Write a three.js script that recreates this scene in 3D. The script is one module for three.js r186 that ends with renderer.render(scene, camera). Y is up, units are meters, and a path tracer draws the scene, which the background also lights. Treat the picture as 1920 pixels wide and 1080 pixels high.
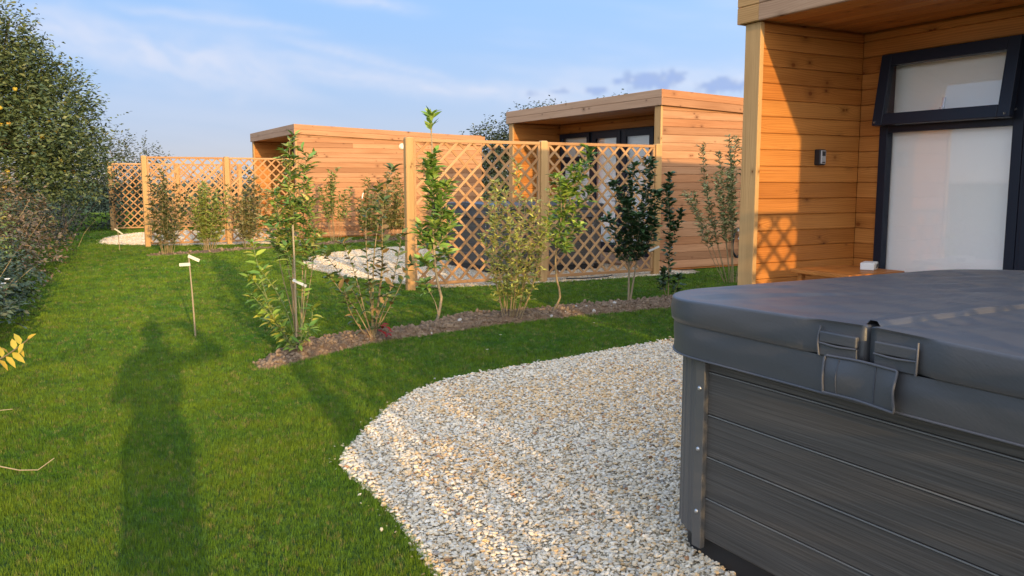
import * as THREE from 'three';
import { mergeGeometries } from 'three/addons/utils/BufferGeometryUtils.js';
import { RoundedBoxGeometry } from 'three/addons/geometries/RoundedBoxGeometry.js';
import { MarchingCubes } from 'three/addons/objects/MarchingCubes.js';

// ------------------------------------------------------------------ camera, sky, sun, exposure
const W = 1024, H = 576;
const scene = new THREE.Scene();
const camera = new THREE.PerspectiveCamera(2 * Math.atan(540 / 1600) * 180 / Math.PI, W / H, 0.03, 3000);
const EYE = 1.42, YAW = 0.506, PITCH = Math.atan(198 / 1600);
camera.position.set(0, EYE, 0);
camera.lookAt(Math.sin(YAW) * Math.cos(PITCH), EYE - Math.sin(PITCH), -Math.cos(YAW) * Math.cos(PITCH));
const renderer = new THREE.WebGLRenderer({ antialias: true });
renderer.setSize(W, H);
renderer.toneMapping = THREE.LinearToneMapping;
renderer.toneMappingExposure = 1.2;
renderer.shadowMap.enabled = true;

const SUNDIR = new THREE.Vector3(-0.103, 0.176, 1).normalize();   // towards the sun
const sun = new THREE.DirectionalLight(new THREE.Color().setRGB(1, 0.68, 0.31), 3.8);
sun.position.copy(SUNDIR).multiplyScalar(60).add(new THREE.Vector3(3, 0, -12));
sun.target.position.set(3, 0, -12);
sun.castShadow = true; sun.shadow.radius = 1;
sun.shadow.mapSize.set(4096, 4096);
Object.assign(sun.shadow.camera, { left: -25, right: 25, top: 20, bottom: -20, near: 1, far: 140 });
scene.add(sun, sun.target);

// ------------------------------------------------------------------ random numbers and noise
function rng(seed) { let s = seed >>> 0; return () => { s = (s + 0x6D2B79F5) | 0; let t = Math.imul(s ^ (s >>> 15), 1 | s); t = (t + Math.imul(t ^ (t >>> 7), 61 | t)) ^ t; return ((t ^ (t >>> 14)) >>> 0) / 4294967296; }; }
const R0 = rng(7);
const rr = (r, a, b) => a + (b - a) * r();
function hash2(x, y, s) { let h = Math.imul(x, 374761393) + Math.imul(y, 668265263) + Math.imul(s, 974634777); h = Math.imul(h ^ (h >>> 13), 1274126177); return ((h ^ (h >>> 16)) >>> 0) / 4294967296; }
const fade = t => t * t * (3 - 2 * t);
function vnoise(x, y, s = 0, px = 0) {
  const xi = Math.floor(x), yi = Math.floor(y), fx = fade(x - xi), fy = fade(y - yi);
  const w = px ? v => ((v % px) + px) % px : v => v;
  const a = hash2(w(xi), yi, s), b = hash2(w(xi + 1), yi, s), c = hash2(w(xi), yi + 1, s), d = hash2(w(xi + 1), yi + 1, s);
  return (a + (b - a) * fx) * (1 - fy) + (c + (d - c) * fx) * fy;
}
function fbm(x, y, s = 0, oct = 4) { let v = 0, a = 0.5, n = 0; for (let i = 0; i < oct; i++) { v += a * vnoise(x, y, s + i * 17); n += a; x *= 2.03; y *= 2.03; a *= 0.5; } return v / n; }
const clamp = (v, a = 0, b = 1) => Math.min(b, Math.max(a, v));
const sst = (a, b, v) => fade(clamp((v - a) / (b - a)));
const lerp = (a, b, t) => a + (b - a) * t;

// ------------------------------------------------------------------ sky (air and clouds only)
function makeSky() {
  const w = 2048, h = 1024, data = new Float32Array(w * h * 4);
  const d2r = Math.PI / 180;
  // cirrus veils: [azimuth0, elevation0, azimuth1, elevation1, thickness, strength] in degrees, azimuth measured from -z towards +x
  const veils = [[-6, 10.5, 13, 6.6, 1.3, 0.75], [11, 7.6, 33, 5.4, 0.7, 0.55], [16, 8.6, 24, 6.9, 0.35, 0.5], [31, 6.2, 46, 6.6, 0.9, 0.5], [6, 10.2, 14, 9.6, 0.3, 0.5], [18.6, 11.4, 20.5, 11.2, 0.35, 0.7], [-40, 14, -8, 11, 1.5, 0.6], [50, 9, 80, 13, 1.4, 0.6], [0, 22, 30, 17, 2, 0.5]];
  const puffs = [[37.9, 6.4, 2.9, 0.95, 1], [42.6, 6.0, 2.4, 0.7, 1], [34.7, 5.95, 1.1, 0.45, 0.9], [32.2, 5.85, 1.1, 0.25, 0.7], [30.3, 5.75, 0.8, 0.2, 0.5], [46, 6.4, 1.8, 0.5, 1], [52, 7, 3, 0.9, 1], [60, 6, 3, 0.7, 0.9]];
  for (let j = 0; j < h; j++) for (let i = 0; i < w; i++) {
    const v = (j + 0.5) / h, u = (i + 0.5) / w;
    const el = (v - 0.5) * Math.PI, th = (u - 0.5) * 2 * Math.PI;
    const dx = Math.cos(el) * Math.cos(th), dz = Math.cos(el) * Math.sin(th), dy = Math.sin(el);
    const az = Math.atan2(dx, -dz) / d2r, e = el / d2r;
    const k = clamp(e / 90), lo = Math.exp(-Math.max(e, 0) / 5.8), mid = Math.exp(-Math.max(e, 0) / 24);
    // clear air: hazy lilac at the horizon, pale blue above, deeper blue overhead
    let r = lerp(0.15, 0.205, mid), g = lerp(0.34, 0.49, mid), b = lerp(0.72, 0.90, mid);
    r = lerp(r, 0.54, lo); g = lerp(g, 0.495, lo); b = lerp(b, 0.465, lo);
    // the brighter warm sky round the sun
    const c = clamp(dx * SUNDIR.x + dy * SUNDIR.y + dz * SUNDIR.z, -1, 1), ang = Math.acos(c) / d2r;
    const glow = Math.exp(-ang / 42), halo = Math.exp(-ang / 12);
    r += 3.0 * glow + 3.0 * halo; g += 2.75 * glow + 2.3 * halo; b += 2.4 * glow + 1.4 * halo;
    if (e > -2) {
      let cov = 0;
      for (const [a0, e0, a1, e1, t, s] of veils) {
        const ux = a1 - a0, uy = e1 - e0, L = Math.hypot(ux, uy), px = az - a0, py = e - e0;
        const al = (px * ux + py * uy) / L, ac = (-px * uy + py * ux) / L + 0.5 * (fbm(az * 0.35, e * 0.5, 3) - 0.5) * t * 3;
        if (al < -6 || al > L + 6 || Math.abs(ac) > 4 * t) continue;
        const end = sst(-5, 2, al) * (1 - sst(L - 2, L + 5, al));
        const wisp = 0.25 + 1.0 * fbm(al * 0.55, ac * 3.2 / Math.max(t, 0.4) + al * 0.25, 11, 5);
        cov = Math.max(cov, s * end * Math.exp(-ac * ac / (t * t)) * wisp);
      }
      cov += 0.16 * sst(0.45, 0.8, fbm(az * 0.09, e * 0.6 + az * 0.05, 29, 5)) * sst(-1, 4, e);
      cov = clamp(cov) * 0.75;
      r = lerp(r, 0.70 + 3 * glow, cov); g = lerp(g, 0.68 + 2.75 * glow, cov); b = lerp(b, 0.74 + 2.4 * glow, cov);
      let pf = 0;
      for (const [a0, e0, sx, sy, s] of puffs) {
        const qx = (az - a0) / sx, qy = (e - e0) / (e > e0 ? sy : sy * 0.55);
        const q = 1 - Math.hypot(qx, qy) + 1.3 * (fbm(az * 1.7, e * 3.2, 41, 5) - 0.5);
        pf = Math.max(pf, s * sst(0.12, 0.5, q));
      }
      r = lerp(r, 0.22, pf * 0.85); g = lerp(g, 0.31, pf * 0.85); b = lerp(b, 0.56, pf * 0.85);
    }
    if (e < 0) { const q = sst(0, -6, e); r = lerp(r, 0.10, q); g = lerp(g, 0.12, q); b = lerp(b, 0.07, q); }
    const o = (j * w + i) * 4; data[o] = r; data[o + 1] = g; data[o + 2] = b; data[o + 3] = 1;
  }
  const t = new THREE.DataTexture(data, w, h, THREE.RGBAFormat, THREE.FloatType);
  t.mapping = THREE.EquirectangularReflectionMapping; t.magFilter = t.minFilter = THREE.LinearFilter; t.wrapS = THREE.RepeatWrapping; t.needsUpdate = true;
  return t;
}
const skyTex = makeSky();
scene.background = skyTex; scene.environment = skyTex; scene.environmentIntensity = 1; scene.backgroundIntensity = 1;

// ------------------------------------------------------------------ textures
function tex(w, h, fn, srgb = true) {
  const d = new Uint8Array(w * h * 4);
  for (let y = 0; y < h; y++) for (let x = 0; x < w; x++) { const c = fn(x / w, y / h, x, y), o = (y * w + x) * 4; d[o] = clamp(c[0]) * 255; d[o + 1] = clamp(c[1]) * 255; d[o + 2] = clamp(c[2]) * 255; d[o + 3] = 255; }
  const t = new THREE.DataTexture(d, w, h); t.wrapS = t.wrapT = THREE.RepeatWrapping; t.magFilter = t.minFilter = THREE.LinearFilter;
  if (srgb) t.colorSpace = THREE.SRGBColorSpace; t.needsUpdate = true; return t;
}
// softwood: growth lines along u, knots; the tile is 3.2 m x 0.8 m
const TU = 3.2, TV = 0.8;
function woodPattern(seed, knots) {
  const r = rng(seed), ks = [];
  for (let i = 0; i < knots; i++) ks.push([r(), r(), rr(r, 0.006, 0.02), rr(r, 0.45, 1)]);
  return (u, v) => {
    let bend = 0, knot = 0, halo = 0;
    for (const [ku, kv, kr, ks_] of ks) {
      let dx = u - ku, dy = v - kv; dx -= Math.round(dx); dy -= Math.round(dy); dx *= TU; dy *= TV;
      const ax = dx / 2.2, dd = Math.hypot(ax, dy);
      if (dd > 0.16) continue;
      bend += Math.sign(dy) * 0.02 * Math.exp(-dd * dd / 0.0016) * ks_;
      const kd = Math.hypot(dx / 1.35, dy);
      knot = Math.max(knot, (1 - sst(kr * 0.55, kr, kd)) * ks_); halo = Math.max(halo, Math.exp(-kd * kd / (kr * kr * 5)) * ks_);
    }
    const y = v * TV + bend;
    const warp = vnoise(u * 6, y * 7, seed, 6) * 0.05;
    const ring = 0.5 + 0.5 * Math.sin((y + warp) * 420 + 4 * vnoise(u * 4, y * 22, seed + 1, 4));
    const fine = vnoise(u * 28, y * 900, seed + 2, 28), broad = vnoise(u * 5, y * 16, seed + 3, 5), streak = vnoise(u * 9, y * 130, seed + 4, 9);
    return { t: 0.40 * ring * (0.4 + 0.6 * streak) + 0.22 * fine + 0.30 * broad + 0.14 * streak, knot, halo };
  };
}
function woodMaps(seed, knots, lo, hi, kn) {
  const p = woodPattern(seed, knots);
  const col = tex(1024, 256, (u, v) => { const q = p(u, v), t = clamp(q.t), s = 1 - 0.24 * q.halo; return [0, 1, 2].map(i => lerp(lerp(hi[i], lo[i], t) * s, kn[i], q.knot * 0.88)); });
  const bump = tex(1024, 256, (u, v) => { const q = p(u, v), b = 1 - q.t * 0.8 - q.knot * 0.2; return [b, b, b]; }, false);
  return { map: col, bumpMap: bump };
}
const softwood = [woodMaps(101, 17, [0.74, 0.66, 0.57], [1.0, 0.98, 0.95], [0.52, 0.36, 0.24]), woodMaps(202, 12, [0.80, 0.74, 0.68], [0.99, 0.96, 0.93], [0.46, 0.29, 0.18])];
function wood(rgb, set, rough = 0.62, bump = 0.0006, extra = {}) { return new THREE.MeshPhysicalMaterial({ color: new THREE.Color().setRGB(...rgb), ...softwood[set], bumpScale: bump, roughness: rough, specularIntensity: 0.4, ...extra }); }
const tint = (c, k, w = 0) => [c[0] * k, c[1] * k * (1 - w), c[2] * k * (1 - 2 * w)];
const mats = (base, set, rough, ks) => ks.map(([k, w]) => wood(tint(base, k, w), set, rough));
const M = {};
M.cladding = mats([0.57, 0.315, 0.175], 0, 0.62, [[1, 0], [0.86, 0.03], [1.12, -0.02], [0.95, 0.08], [1.05, -0.08], [0.8, 0.02], [1.0, -0.04]]);
M.oiled = mats([0.62, 0.275, 0.075], 0, 0.45, [[1, 0], [0.88, 0.04], [1.1, -0.03], [0.95, 0.06], [1.05, -0.05]]);
M.fascia = mats([0.56, 0.41, 0.30], 1, 0.7, [[1, 0], [0.93, 0.03], [1.06, 0.02]]);
M.postwood = mats([0.64, 0.43, 0.20], 1, 0.66, [[1, 0], [0.94, 0.04]]);
M.lattice = mats([0.58, 0.365, 0.185], 1, 0.66, [[1, 0], [0.88, 0.05], [1.08, -0.03], [0.96, 0.08]]);
const grainNoise = tex(512, 512, (u, v, x, y) => { const n = 0.5 * vnoise(u * 128, v * 128, 5, 128) + 0.5 * vnoise(u * 40, v * 40, 6, 40); return [n, n, n]; }, false);
const vinylGrain = tex(512, 512, (u, v) => { const n = 0.45 * vnoise(u * 200, v * 200, 15, 200) + 0.25 * vnoise(u * 60, v * 60, 16, 60) + 0.3 * vnoise(u * 7, v * 7, 17, 7); return [n, n, n]; }, false);
M.vinyl = new THREE.MeshPhysicalMaterial({ color: new THREE.Color().setRGB(0.074, 0.074, 0.078), roughness: 0.48, clearcoat: 0.45, clearcoatRoughness: 0.42, bumpMap: vinylGrain, bumpScale: 0.0007, specularIntensity: 0.8 });
M.vinylDark = new THREE.MeshPhysicalMaterial({ color: new THREE.Color().setRGB(0.06, 0.065, 0.08), roughness: 0.5 });
M.piping = new THREE.MeshPhysicalMaterial({ color: new THREE.Color().setRGB(0.10, 0.10, 0.11), roughness: 0.5 });
const compositeBump = tex(1024, 512, (u, v) => { const a = vnoise(u * 10, v * 260, 71, 10), b = vnoise(u * 26, v * 500, 72, 26), c = vnoise(u * 4, v * 110 + 8 * vnoise(u * 5, v * 4, 74, 5), 73, 4); const n = 0.4 * a + 0.25 * b + 0.35 * c; return [n, n, n]; }, false);
const compositeCol = tex(1024, 512, (u, v) => { const a = vnoise(u * 10, v * 260, 71, 10), c = vnoise(u * 4, v * 110 + 8 * vnoise(u * 5, v * 4, 74, 5), 73, 4); const n = 0.70 + 0.16 * a + 0.13 * c; return [n, n * 0.985, n * 0.96]; });
M.composite = new THREE.MeshPhysicalMaterial({ color: new THREE.Color().setRGB(0.135, 0.125, 0.115), map: compositeCol, bumpMap: compositeBump, bumpScale: 0.0016, roughness: 0.52, specularIntensity: 0.45 });
M.corner = new THREE.MeshPhysicalMaterial({ color: new THREE.Color().setRGB(0.115, 0.108, 0.10), roughness: 0.48, bumpMap: grainNoise, bumpScale: 0.0003 });
M.trim = new THREE.MeshPhysicalMaterial({ color: new THREE.Color().setRGB(0.12, 0.112, 0.102), roughness: 0.4 });
M.bead = new THREE.MeshPhysicalMaterial({ color: new THREE.Color().setRGB(0.185, 0.178, 0.16), roughness: 0.5 });
M.blackPlastic = new THREE.MeshPhysicalMaterial({ color: new THREE.Color().setRGB(0.015, 0.015, 0.017), roughness: 0.5 });
M.steel = new THREE.MeshPhysicalMaterial({ color: new THREE.Color().setRGB(0.55, 0.55, 0.55), metalness: 0.9, roughness: 0.35 });
M.frame = new THREE.MeshPhysicalMaterial({ color: new THREE.Color().setRGB(0.014, 0.019, 0.032), roughness: 0.38, specularIntensity: 0.5 });
M.glass = new THREE.MeshPhysicalMaterial({ color: 0xffffff, transmission: 1, thickness: 0, roughness: 0.0, ior: 1.5 });
M.blind = new THREE.MeshStandardMaterial({ color: new THREE.Color().setRGB(0.90, 0.91, 0.86), roughness: 0.9 });
M.frosted = new THREE.MeshPhysicalMaterial({ color: new THREE.Color().setRGB(0.62, 0.65, 0.62), roughness: 0.9, clearcoat: 1, clearcoatRoughness: 0.02 });
M.white = new THREE.MeshStandardMaterial({ color: new THREE.Color().setRGB(0.74, 0.73, 0.68), roughness: 0.6 });
M.cream = new THREE.MeshStandardMaterial({ color: new THREE.Color().setRGB(0.72, 0.66, 0.52), roughness: 0.6 });
M.roof = new THREE.MeshStandardMaterial({ color: new THREE.Color().setRGB(0.09, 0.09, 0.095), roughness: 0.9, bumpMap: grainNoise, bumpScale: 0.002 });
M.interior = new THREE.MeshStandardMaterial({ color: new THREE.Color().setRGB(0.32, 0.29, 0.25), roughness: 0.9 });
M.bark = new THREE.MeshStandardMaterial({ color: new THREE.Color().setRGB(0.20, 0.145, 0.095), roughness: 0.9, bumpMap: grainNoise, bumpScale: 0.003 });
M.barkPale = new THREE.MeshStandardMaterial({ color: new THREE.Color().setRGB(0.36, 0.28, 0.17), roughness: 0.85 });
M.cane = new THREE.MeshStandardMaterial({ color: new THREE.Color().setRGB(0.33, 0.24, 0.12), roughness: 0.8 });
M.twig = new THREE.MeshStandardMaterial({ color: new THREE.Color().setRGB(0.17, 0.11, 0.07), roughness: 0.9 });
M.greenStem = new THREE.MeshStandardMaterial({ color: new THREE.Color().setRGB(0.22, 0.25, 0.09), roughness: 0.8 });
M.leafVC = new THREE.MeshStandardMaterial({ vertexColors: true, roughness: 0.62, side: THREE.DoubleSide });
const leafMat = (r, g, b, rough = 0.5) => new THREE.MeshPhysicalMaterial({ color: new THREE.Color().setRGB(r, g, b), roughness: rough, side: THREE.DoubleSide, specularIntensity: 0.4 });

// ------------------------------------------------------------------ object helpers
const taken = {};
function numbered(name) { const n = taken[name] = (taken[name] ?? -1) + 1; return n ? `${name}_${String(n).padStart(3, '0')}` : name; }
function shade(o) { o.traverse(c => { if (c.isMesh) { c.castShadow = true; c.receiveShadow = true; } }); return o; }
function thing(name, label, category, [x, y, z] = [0, 0, 0], turn = 0, group) {
  const o = new THREE.Group(); o.name = numbered(name); o.position.set(x, y, z); o.rotation.y = turn;
  o.userData = { label, category }; if (group) o.userData.group = group; scene.add(o); return o;
}
function part(parent, name, geo, mat, label) { const m = new THREE.Mesh(geo, mat); m.name = name; m.castShadow = m.receiveShadow = true; if (label) m.userData.label = label; parent.add(m); return m; }
function structure(name, geo, mat) { const m = new THREE.Mesh(geo, mat); m.name = numbered(name); m.userData.kind = 'structure'; m.castShadow = m.receiveShadow = true; scene.add(m); return m; }
function stuff(mesh, name, label, category, parent = scene) { mesh.name = parent === scene ? numbered(name) : name; mesh.userData = { kind: 'stuff' }; if (label) mesh.userData.label = label; if (parent === scene && category) mesh.userData.category = category; mesh.castShadow = mesh.receiveShadow = true; parent.add(mesh); return mesh; }
const P = (a, b, y = 0) => new THREE.Vector3(a, y, -b);

// a board: length along x, height along y, thickness towards +z (back at z = 0), chamfered long edges; uv in wood-tile units with its own offset
function boardGeo(len, h, t, ch, r = R0) {
  const pts = [[0, 0], [0, t - ch], [ch * 0.9, t], [h - ch * 0.9, t], [h, t - ch], [h, 0]];    // [y, z]
  const pos = [], uv = [], nor = [], idx = []; const ou = r(), ov = r(); let run = 0;
  for (let i = 0; i < pts.length; i++) {
    const [y0, z0] = pts[i], [y1, z1] = pts[(i + 1) % pts.length], L = Math.hypot(y1 - y0, z1 - z0); if (L < 1e-6) continue;
    const ny = (z0 - z1) / L * -1, nz = (y0 - y1) / L * -1, b = pos.length / 3;
    const NY = -(z1 - z0) / L, NZ = (y1 - y0) / L;
    for (const [x, y, z, w] of [[0, y0, z0, 0], [len, y0, z0, 0], [len, y1, z1, L], [0, y1, z1, L]]) { pos.push(x, y, z); nor.push(0, NY, NZ); uv.push(ou + x / TU, ov + (run + w) / TV); }
    idx.push(b, b + 1, b + 2, b, b + 2, b + 3); run += L;
  }
  for (const x of [0, len]) {
    const b = pos.length / 3, s = x ? 1 : -1;
    for (const [y, z] of pts) { pos.push(x, y, z); nor.push(s, 0, 0); uv.push(ou + z / TU, ov + y / TV); }
    for (let i = 1; i < pts.length - 1; i++) s > 0 ? idx.push(b, b + i + 1, b + i) : idx.push(b, b + i, b + i + 1);
  }
  const g = new THREE.BufferGeometry();
  g.setAttribute('position', new THREE.Float32BufferAttribute(pos, 3)); g.setAttribute('normal', new THREE.Float32BufferAttribute(nor, 3)); g.setAttribute('uv', new THREE.Float32BufferAttribute(uv, 2)); g.setIndex(idx);
  return g;
}
// box with metric wood uv, grain along its longest side
function boxGeo(x0, x1, y0, y1, z0, z1, r = R0, round = 0) {
  const sx = x1 - x0, sy = y1 - y0, sz = z1 - z0;
  const g = round ? new RoundedBoxGeometry(sx, sy, sz, 2, round) : new THREE.BoxGeometry(sx, sy, sz);
  const p = g.attributes.position, n = g.attributes.normal, uv = new Float32Array(p.count * 2), ou = r(), ov = r(), m = Math.max(sx, sy, sz);
  for (let i = 0; i < p.count; i++) {
    const q = [p.getX(i), p.getY(i), p.getZ(i)], a = m === sx ? 0 : m === sy ? 1 : 2, N = [Math.abs(n.getX(i)), Math.abs(n.getY(i)), Math.abs(n.getZ(i))];
    const o = [0, 1, 2].filter(k => k !== a), f = N[o[0]] > N[o[1]] ? o[1] : o[0];
    uv[2 * i] = ou + q[a] / TU; uv[2 * i + 1] = ov + (q[f] + 0.3 * q[o[0] === f ? o[1] : o[0]]) / TV;
  }
  g.setAttribute('uv', new THREE.BufferAttribute(uv, 2)); g.translate((x0 + x1) / 2, (y0 + y1) / 2, (z0 + z1) / 2);
  return g;
}
function plain(g) { if (g.index) g = g.toNonIndexed(); for (const k of Object.keys(g.attributes)) if (!['position', 'normal', 'uv'].includes(k)) g.deleteAttribute(k); return g; }
const merge = list => mergeGeometries(list.map(plain));
// tapered tube through points
function tube(pts, r0, r1, rad = 6, seg = 0) {
  const curve = new THREE.CatmullRomCurve3(pts), n = seg || Math.max(2, (pts.length - 1) * 3);
  const g = new THREE.TubeGeometry(curve, n, 1, rad, false), p = g.attributes.position;
  for (let i = 0; i <= n; i++) { const c = curve.getPointAt(i / n), r = lerp(r0, r1, i / n); for (let j = 0; j <= rad; j++) { const k = i * (rad + 1) + j; p.setXYZ(k, c.x + (p.getX(k) - c.x) * r, c.y + (p.getY(k) - c.y) * r, c.z + (p.getZ(k) - c.z) * r); } }
  return g;
}
function inPoly(poly, x, y) { let c = false; for (let i = 0, j = poly.length - 1; i < poly.length; j = i++) { const [xi, yi] = poly[i], [xj, yj] = poly[j]; if ((yi > y) !== (yj > y) && x < (xj - xi) * (y - yi) / (yj - yi) + xi) c = !c; } return c; }
function distPoly(poly, x, y) { let d = 1e9; for (let i = 0, j = poly.length - 1; i < poly.length; j = i++) { const [ax, ay] = poly[j], [bx, by] = poly[i], ux = bx - ax, uy = by - ay, t = clamp(((x - ax) * ux + (y - ay) * uy) / (ux * ux + uy * uy)); d = Math.min(d, Math.hypot(x - ax - ux * t, y - ay - uy * t)); } return d; }
function smoothPoly(pts, n = 6) { const c = new THREE.CatmullRomCurve3(pts.map(p => new THREE.Vector3(p[0], 0, p[1])), true, 'centripetal'); return c.getPoints(pts.length * n).slice(0, -1).map(p => [p.x, p.z]); }

// ------------------------------------------------------------------ the plan (a = x, b = -z, metres)
const gravelPolys = [
  smoothPoly([[1.02, 0.6], [1.08, 1.5], [1.14, 2.2], [1.18, 2.72], [1.23, 3.12], [1.26, 3.58], [1.25, 4.01], [1.34, 4.25], [1.62, 4.66], [1.96, 5.1], [2.48, 5.5], [3.13, 5.64], [3.92, 5.79], [4.6, 5.92], [5.3, 5.95], [5.5, 5.4], [5.5, 3], [5.5, 0.2], [3.2, 0.1]]),
  smoothPoly([[3.86, 13.84], [3.99, 14.82], [4.82, 16.52], [6.01, 17.4], [7.3, 17.75], [9, 17.6], [9.2, 15.6], [9.2, 10.4], [8, 10.26], [5.26, 10.36], [4.5, 10.6], [4.35, 11.3], [4.1, 12.1], [3.92, 12.9]]),
  smoothPoly([[1.27, 22.85], [1.33, 21.6], [2.07, 20.95], [3, 20.35], [5.6, 20.25], [6, 22], [6, 26], [4.4, 26.8], [2.69, 26.37], [1.75, 24.94]]),
];
const bedPolys = [
  smoothPoly([[1.38, 6.62], [1.47, 6.46], [1.95, 6.76], [2.53, 7.08], [3.1, 7.22], [4.07, 7.42], [5.09, 7.5], [6.3, 7.5], [7.6, 7.5], [7.7, 8.05], [6.62, 8.09], [5.47, 8.1], [4.48, 8.08], [3.76, 8.02], [3.04, 7.66], [2.69, 7.56], [2.3, 7.5], [1.85, 7.3]]),
  smoothPoly([[1.75, 17.75], [2.6, 17.85], [4.2, 18.5], [5.6, 19.05], [8.6, 20.0], [8.5, 20.35], [5.4, 19.45], [4.1, 18.95], [2.7, 18.4], [1.9, 18.1]]),
];
const C3 = { a: 4.75, bR: 0.01, w: 5.02 }, C2 = { a: 8.54, bR: 10.64, w: 5.02 }, C1 = { a: 5.66, bR: 21.32, w: 4.95 };

// ------------------------------------------------------------------ ground
const lawnTex = tex(512, 512, (u, v) => { const n = vnoise(u * 64, v * 64, 91, 64), m = vnoise(u * 200, v * 200, 92, 200), k = vnoise(u * 12, v * 12, 93, 12); const t = 0.35 * n + 0.4 * m + 0.25 * k; return [lerp(0.16, 0.30, t), lerp(0.25, 0.42, t), lerp(0.07, 0.11, t)]; });
lawnTex.repeat.set(1, 1);
function groundSheet() {
  const g = new THREE.PlaneGeometry(1200, 1200, 8, 8); g.rotateX(-Math.PI / 2);
  const p = g.attributes.position, uv = new Float32Array(p.count * 2); for (let i = 0; i < p.count; i++) { uv[2 * i] = p.getX(i) / 1.3; uv[2 * i + 1] = p.getZ(i) / 1.3; } g.setAttribute('uv', new THREE.BufferAttribute(uv, 2)); return g;
}
structure('lawn', groundSheet(), new THREE.MeshStandardMaterial({ map: lawnTex, color: new THREE.Color().setRGB(0.75, 0.8, 0.7), roughness: 1, bumpMap: grainNoise, bumpScale: 0.01 }));
function sheet(poly, y, uvScale = 1) {
  const s = new THREE.Shape(poly.map(([a, b]) => new THREE.Vector2(a, b))), g = new THREE.ShapeGeometry(s); g.rotateX(-Math.PI / 2); g.translate(0, y, 0);
  const p = g.attributes.position, uv = new Float32Array(p.count * 2); for (let i = 0; i < p.count; i++) { uv[2 * i] = p.getX(i) * uvScale; uv[2 * i + 1] = p.getZ(i) * uvScale; } g.setAttribute('uv', new THREE.BufferAttribute(uv, 2)); return g;
}
const gravelTex = tex(512, 512, (u, v) => { const n = vnoise(u * 90, v * 90, 61, 90), k = vnoise(u * 40, v * 40, 62, 40), t = 0.55 * n + 0.45 * k; return [lerp(0.42, 0.84, t), lerp(0.38, 0.77, t), lerp(0.30, 0.64, t)]; });
M.gravelBed = new THREE.MeshStandardMaterial({ map: gravelTex, roughness: 1, bumpMap: grainNoise, bumpScale: 0.01 });
gravelPolys.forEach(p => structure('gravel_base', sheet(p, 0.004, 0.8), M.gravelBed));

// loose stones: uncountable, one object a patch
function stoneGeo(seed) {
  const r = rng(seed), g = new THREE.IcosahedronGeometry(1, 0), p = g.attributes.position, m = {};
  const sx = rr(r, 0.8, 1.25), sy = rr(r, 0.45, 0.7), sz = rr(r, 0.6, 0.95);
  for (let i = 0; i < p.count; i++) { const k = [p.getX(i), p.getY(i), p.getZ(i)].map(v => v.toFixed(3)).join(); const f = m[k] ??= rr(r, 0.72, 1.2); p.setXYZ(i, p.getX(i) * f * sx, p.getY(i) * f * sy, p.getZ(i) * f * sz); }
  g.computeVertexNormals(); return g;
}
M.stone = new THREE.MeshStandardMaterial({ color: 0xffffff, roughness: 0.85 });
const stoneGeos = [stoneGeo(1), stoneGeo(2), stoneGeo(3)];
function scatterStones(poly, per, r0, r1, name, label, seed, keep = () => true) {
  const r = rng(seed), xs = poly.map(p => p[0]), ys = poly.map(p => p[1]), x0 = Math.min(...xs) - 0.1, x1 = Math.max(...xs), y0 = Math.min(...ys), y1 = Math.max(...ys) + 0.1;
  const n = Math.round((x1 - x0) * (y1 - y0) * per), lists = [[], [], []], o = new THREE.Object3D();
  for (let i = 0; i < n; i++) {
    const a = rr(r, x0, x1), b = rr(r, y0, y1); if (!keep(a, b) || (!inPoly(poly, a, b) && (r() > 0.035 || distPoly(poly, a, b) > 0.1 * r()))) continue;
    const s = r0 + (r1 - r0) * Math.pow(r(), 2.6);
    o.position.set(a, rr(r, 0.25, 1.0) * s + 0.004, -b); o.rotation.set(rr(r, -0.5, 0.5), rr(r, 0, 6.28), rr(r, -0.5, 0.5)); o.scale.setScalar(s); o.updateMatrix();
    const ochSun = fbm(a * 1.6, b * 1.6, 303, 3), q = r(); let br = rr(r, 0.74, 1.1);  // ochre clusters: partly real stone colour, partly sun patches painted into the colour
    br *= 1.14; let c = q < 0.12 + 0.36 * sst(0.5, 0.68, ochSun) ? [0.72, 0.51, 0.28] : q < 0.52 ? [0.69, 0.595, 0.45] : q < 0.84 ? [0.73, 0.66, 0.545] : q < 0.965 ? [0.58, 0.54, 0.47] : q < 0.985 ? [0.30, 0.27, 0.24] : [0.42, 0.22, 0.11];
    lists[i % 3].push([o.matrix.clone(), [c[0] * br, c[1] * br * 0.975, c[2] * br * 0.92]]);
  }
  // three shapes of stone, one object each (alike stones, mixed all over the patch)
  lists.forEach((l, k) => {
    const im = new THREE.InstancedMesh(stoneGeos[k], M.stone, l.length), col = new THREE.Color();
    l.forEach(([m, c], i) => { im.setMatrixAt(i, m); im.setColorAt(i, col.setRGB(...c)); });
    stuff(im, name, label, 'gravel');
  });
}
const tubArea = [[2.2, 0.65], [4.1, 0.65], [4.1, 2.5], [2.2, 2.5]];
scatterStones(gravelPolys[0], 10500, 0.0042, 0.0145, 'gravel', 'cream and ochre stone chippings around the near hot tub, ochre clusters partly painted sun patches', 11, (a, b) => !inPoly(tubArea, a, b));
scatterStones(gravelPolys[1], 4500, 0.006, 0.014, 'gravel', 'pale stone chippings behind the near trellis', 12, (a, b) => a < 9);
scatterStones(gravelPolys[2], 2500, 0.008, 0.018, 'gravel', 'pale stone chippings by the far trellis', 13, (a, b) => a < 5.6);

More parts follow.
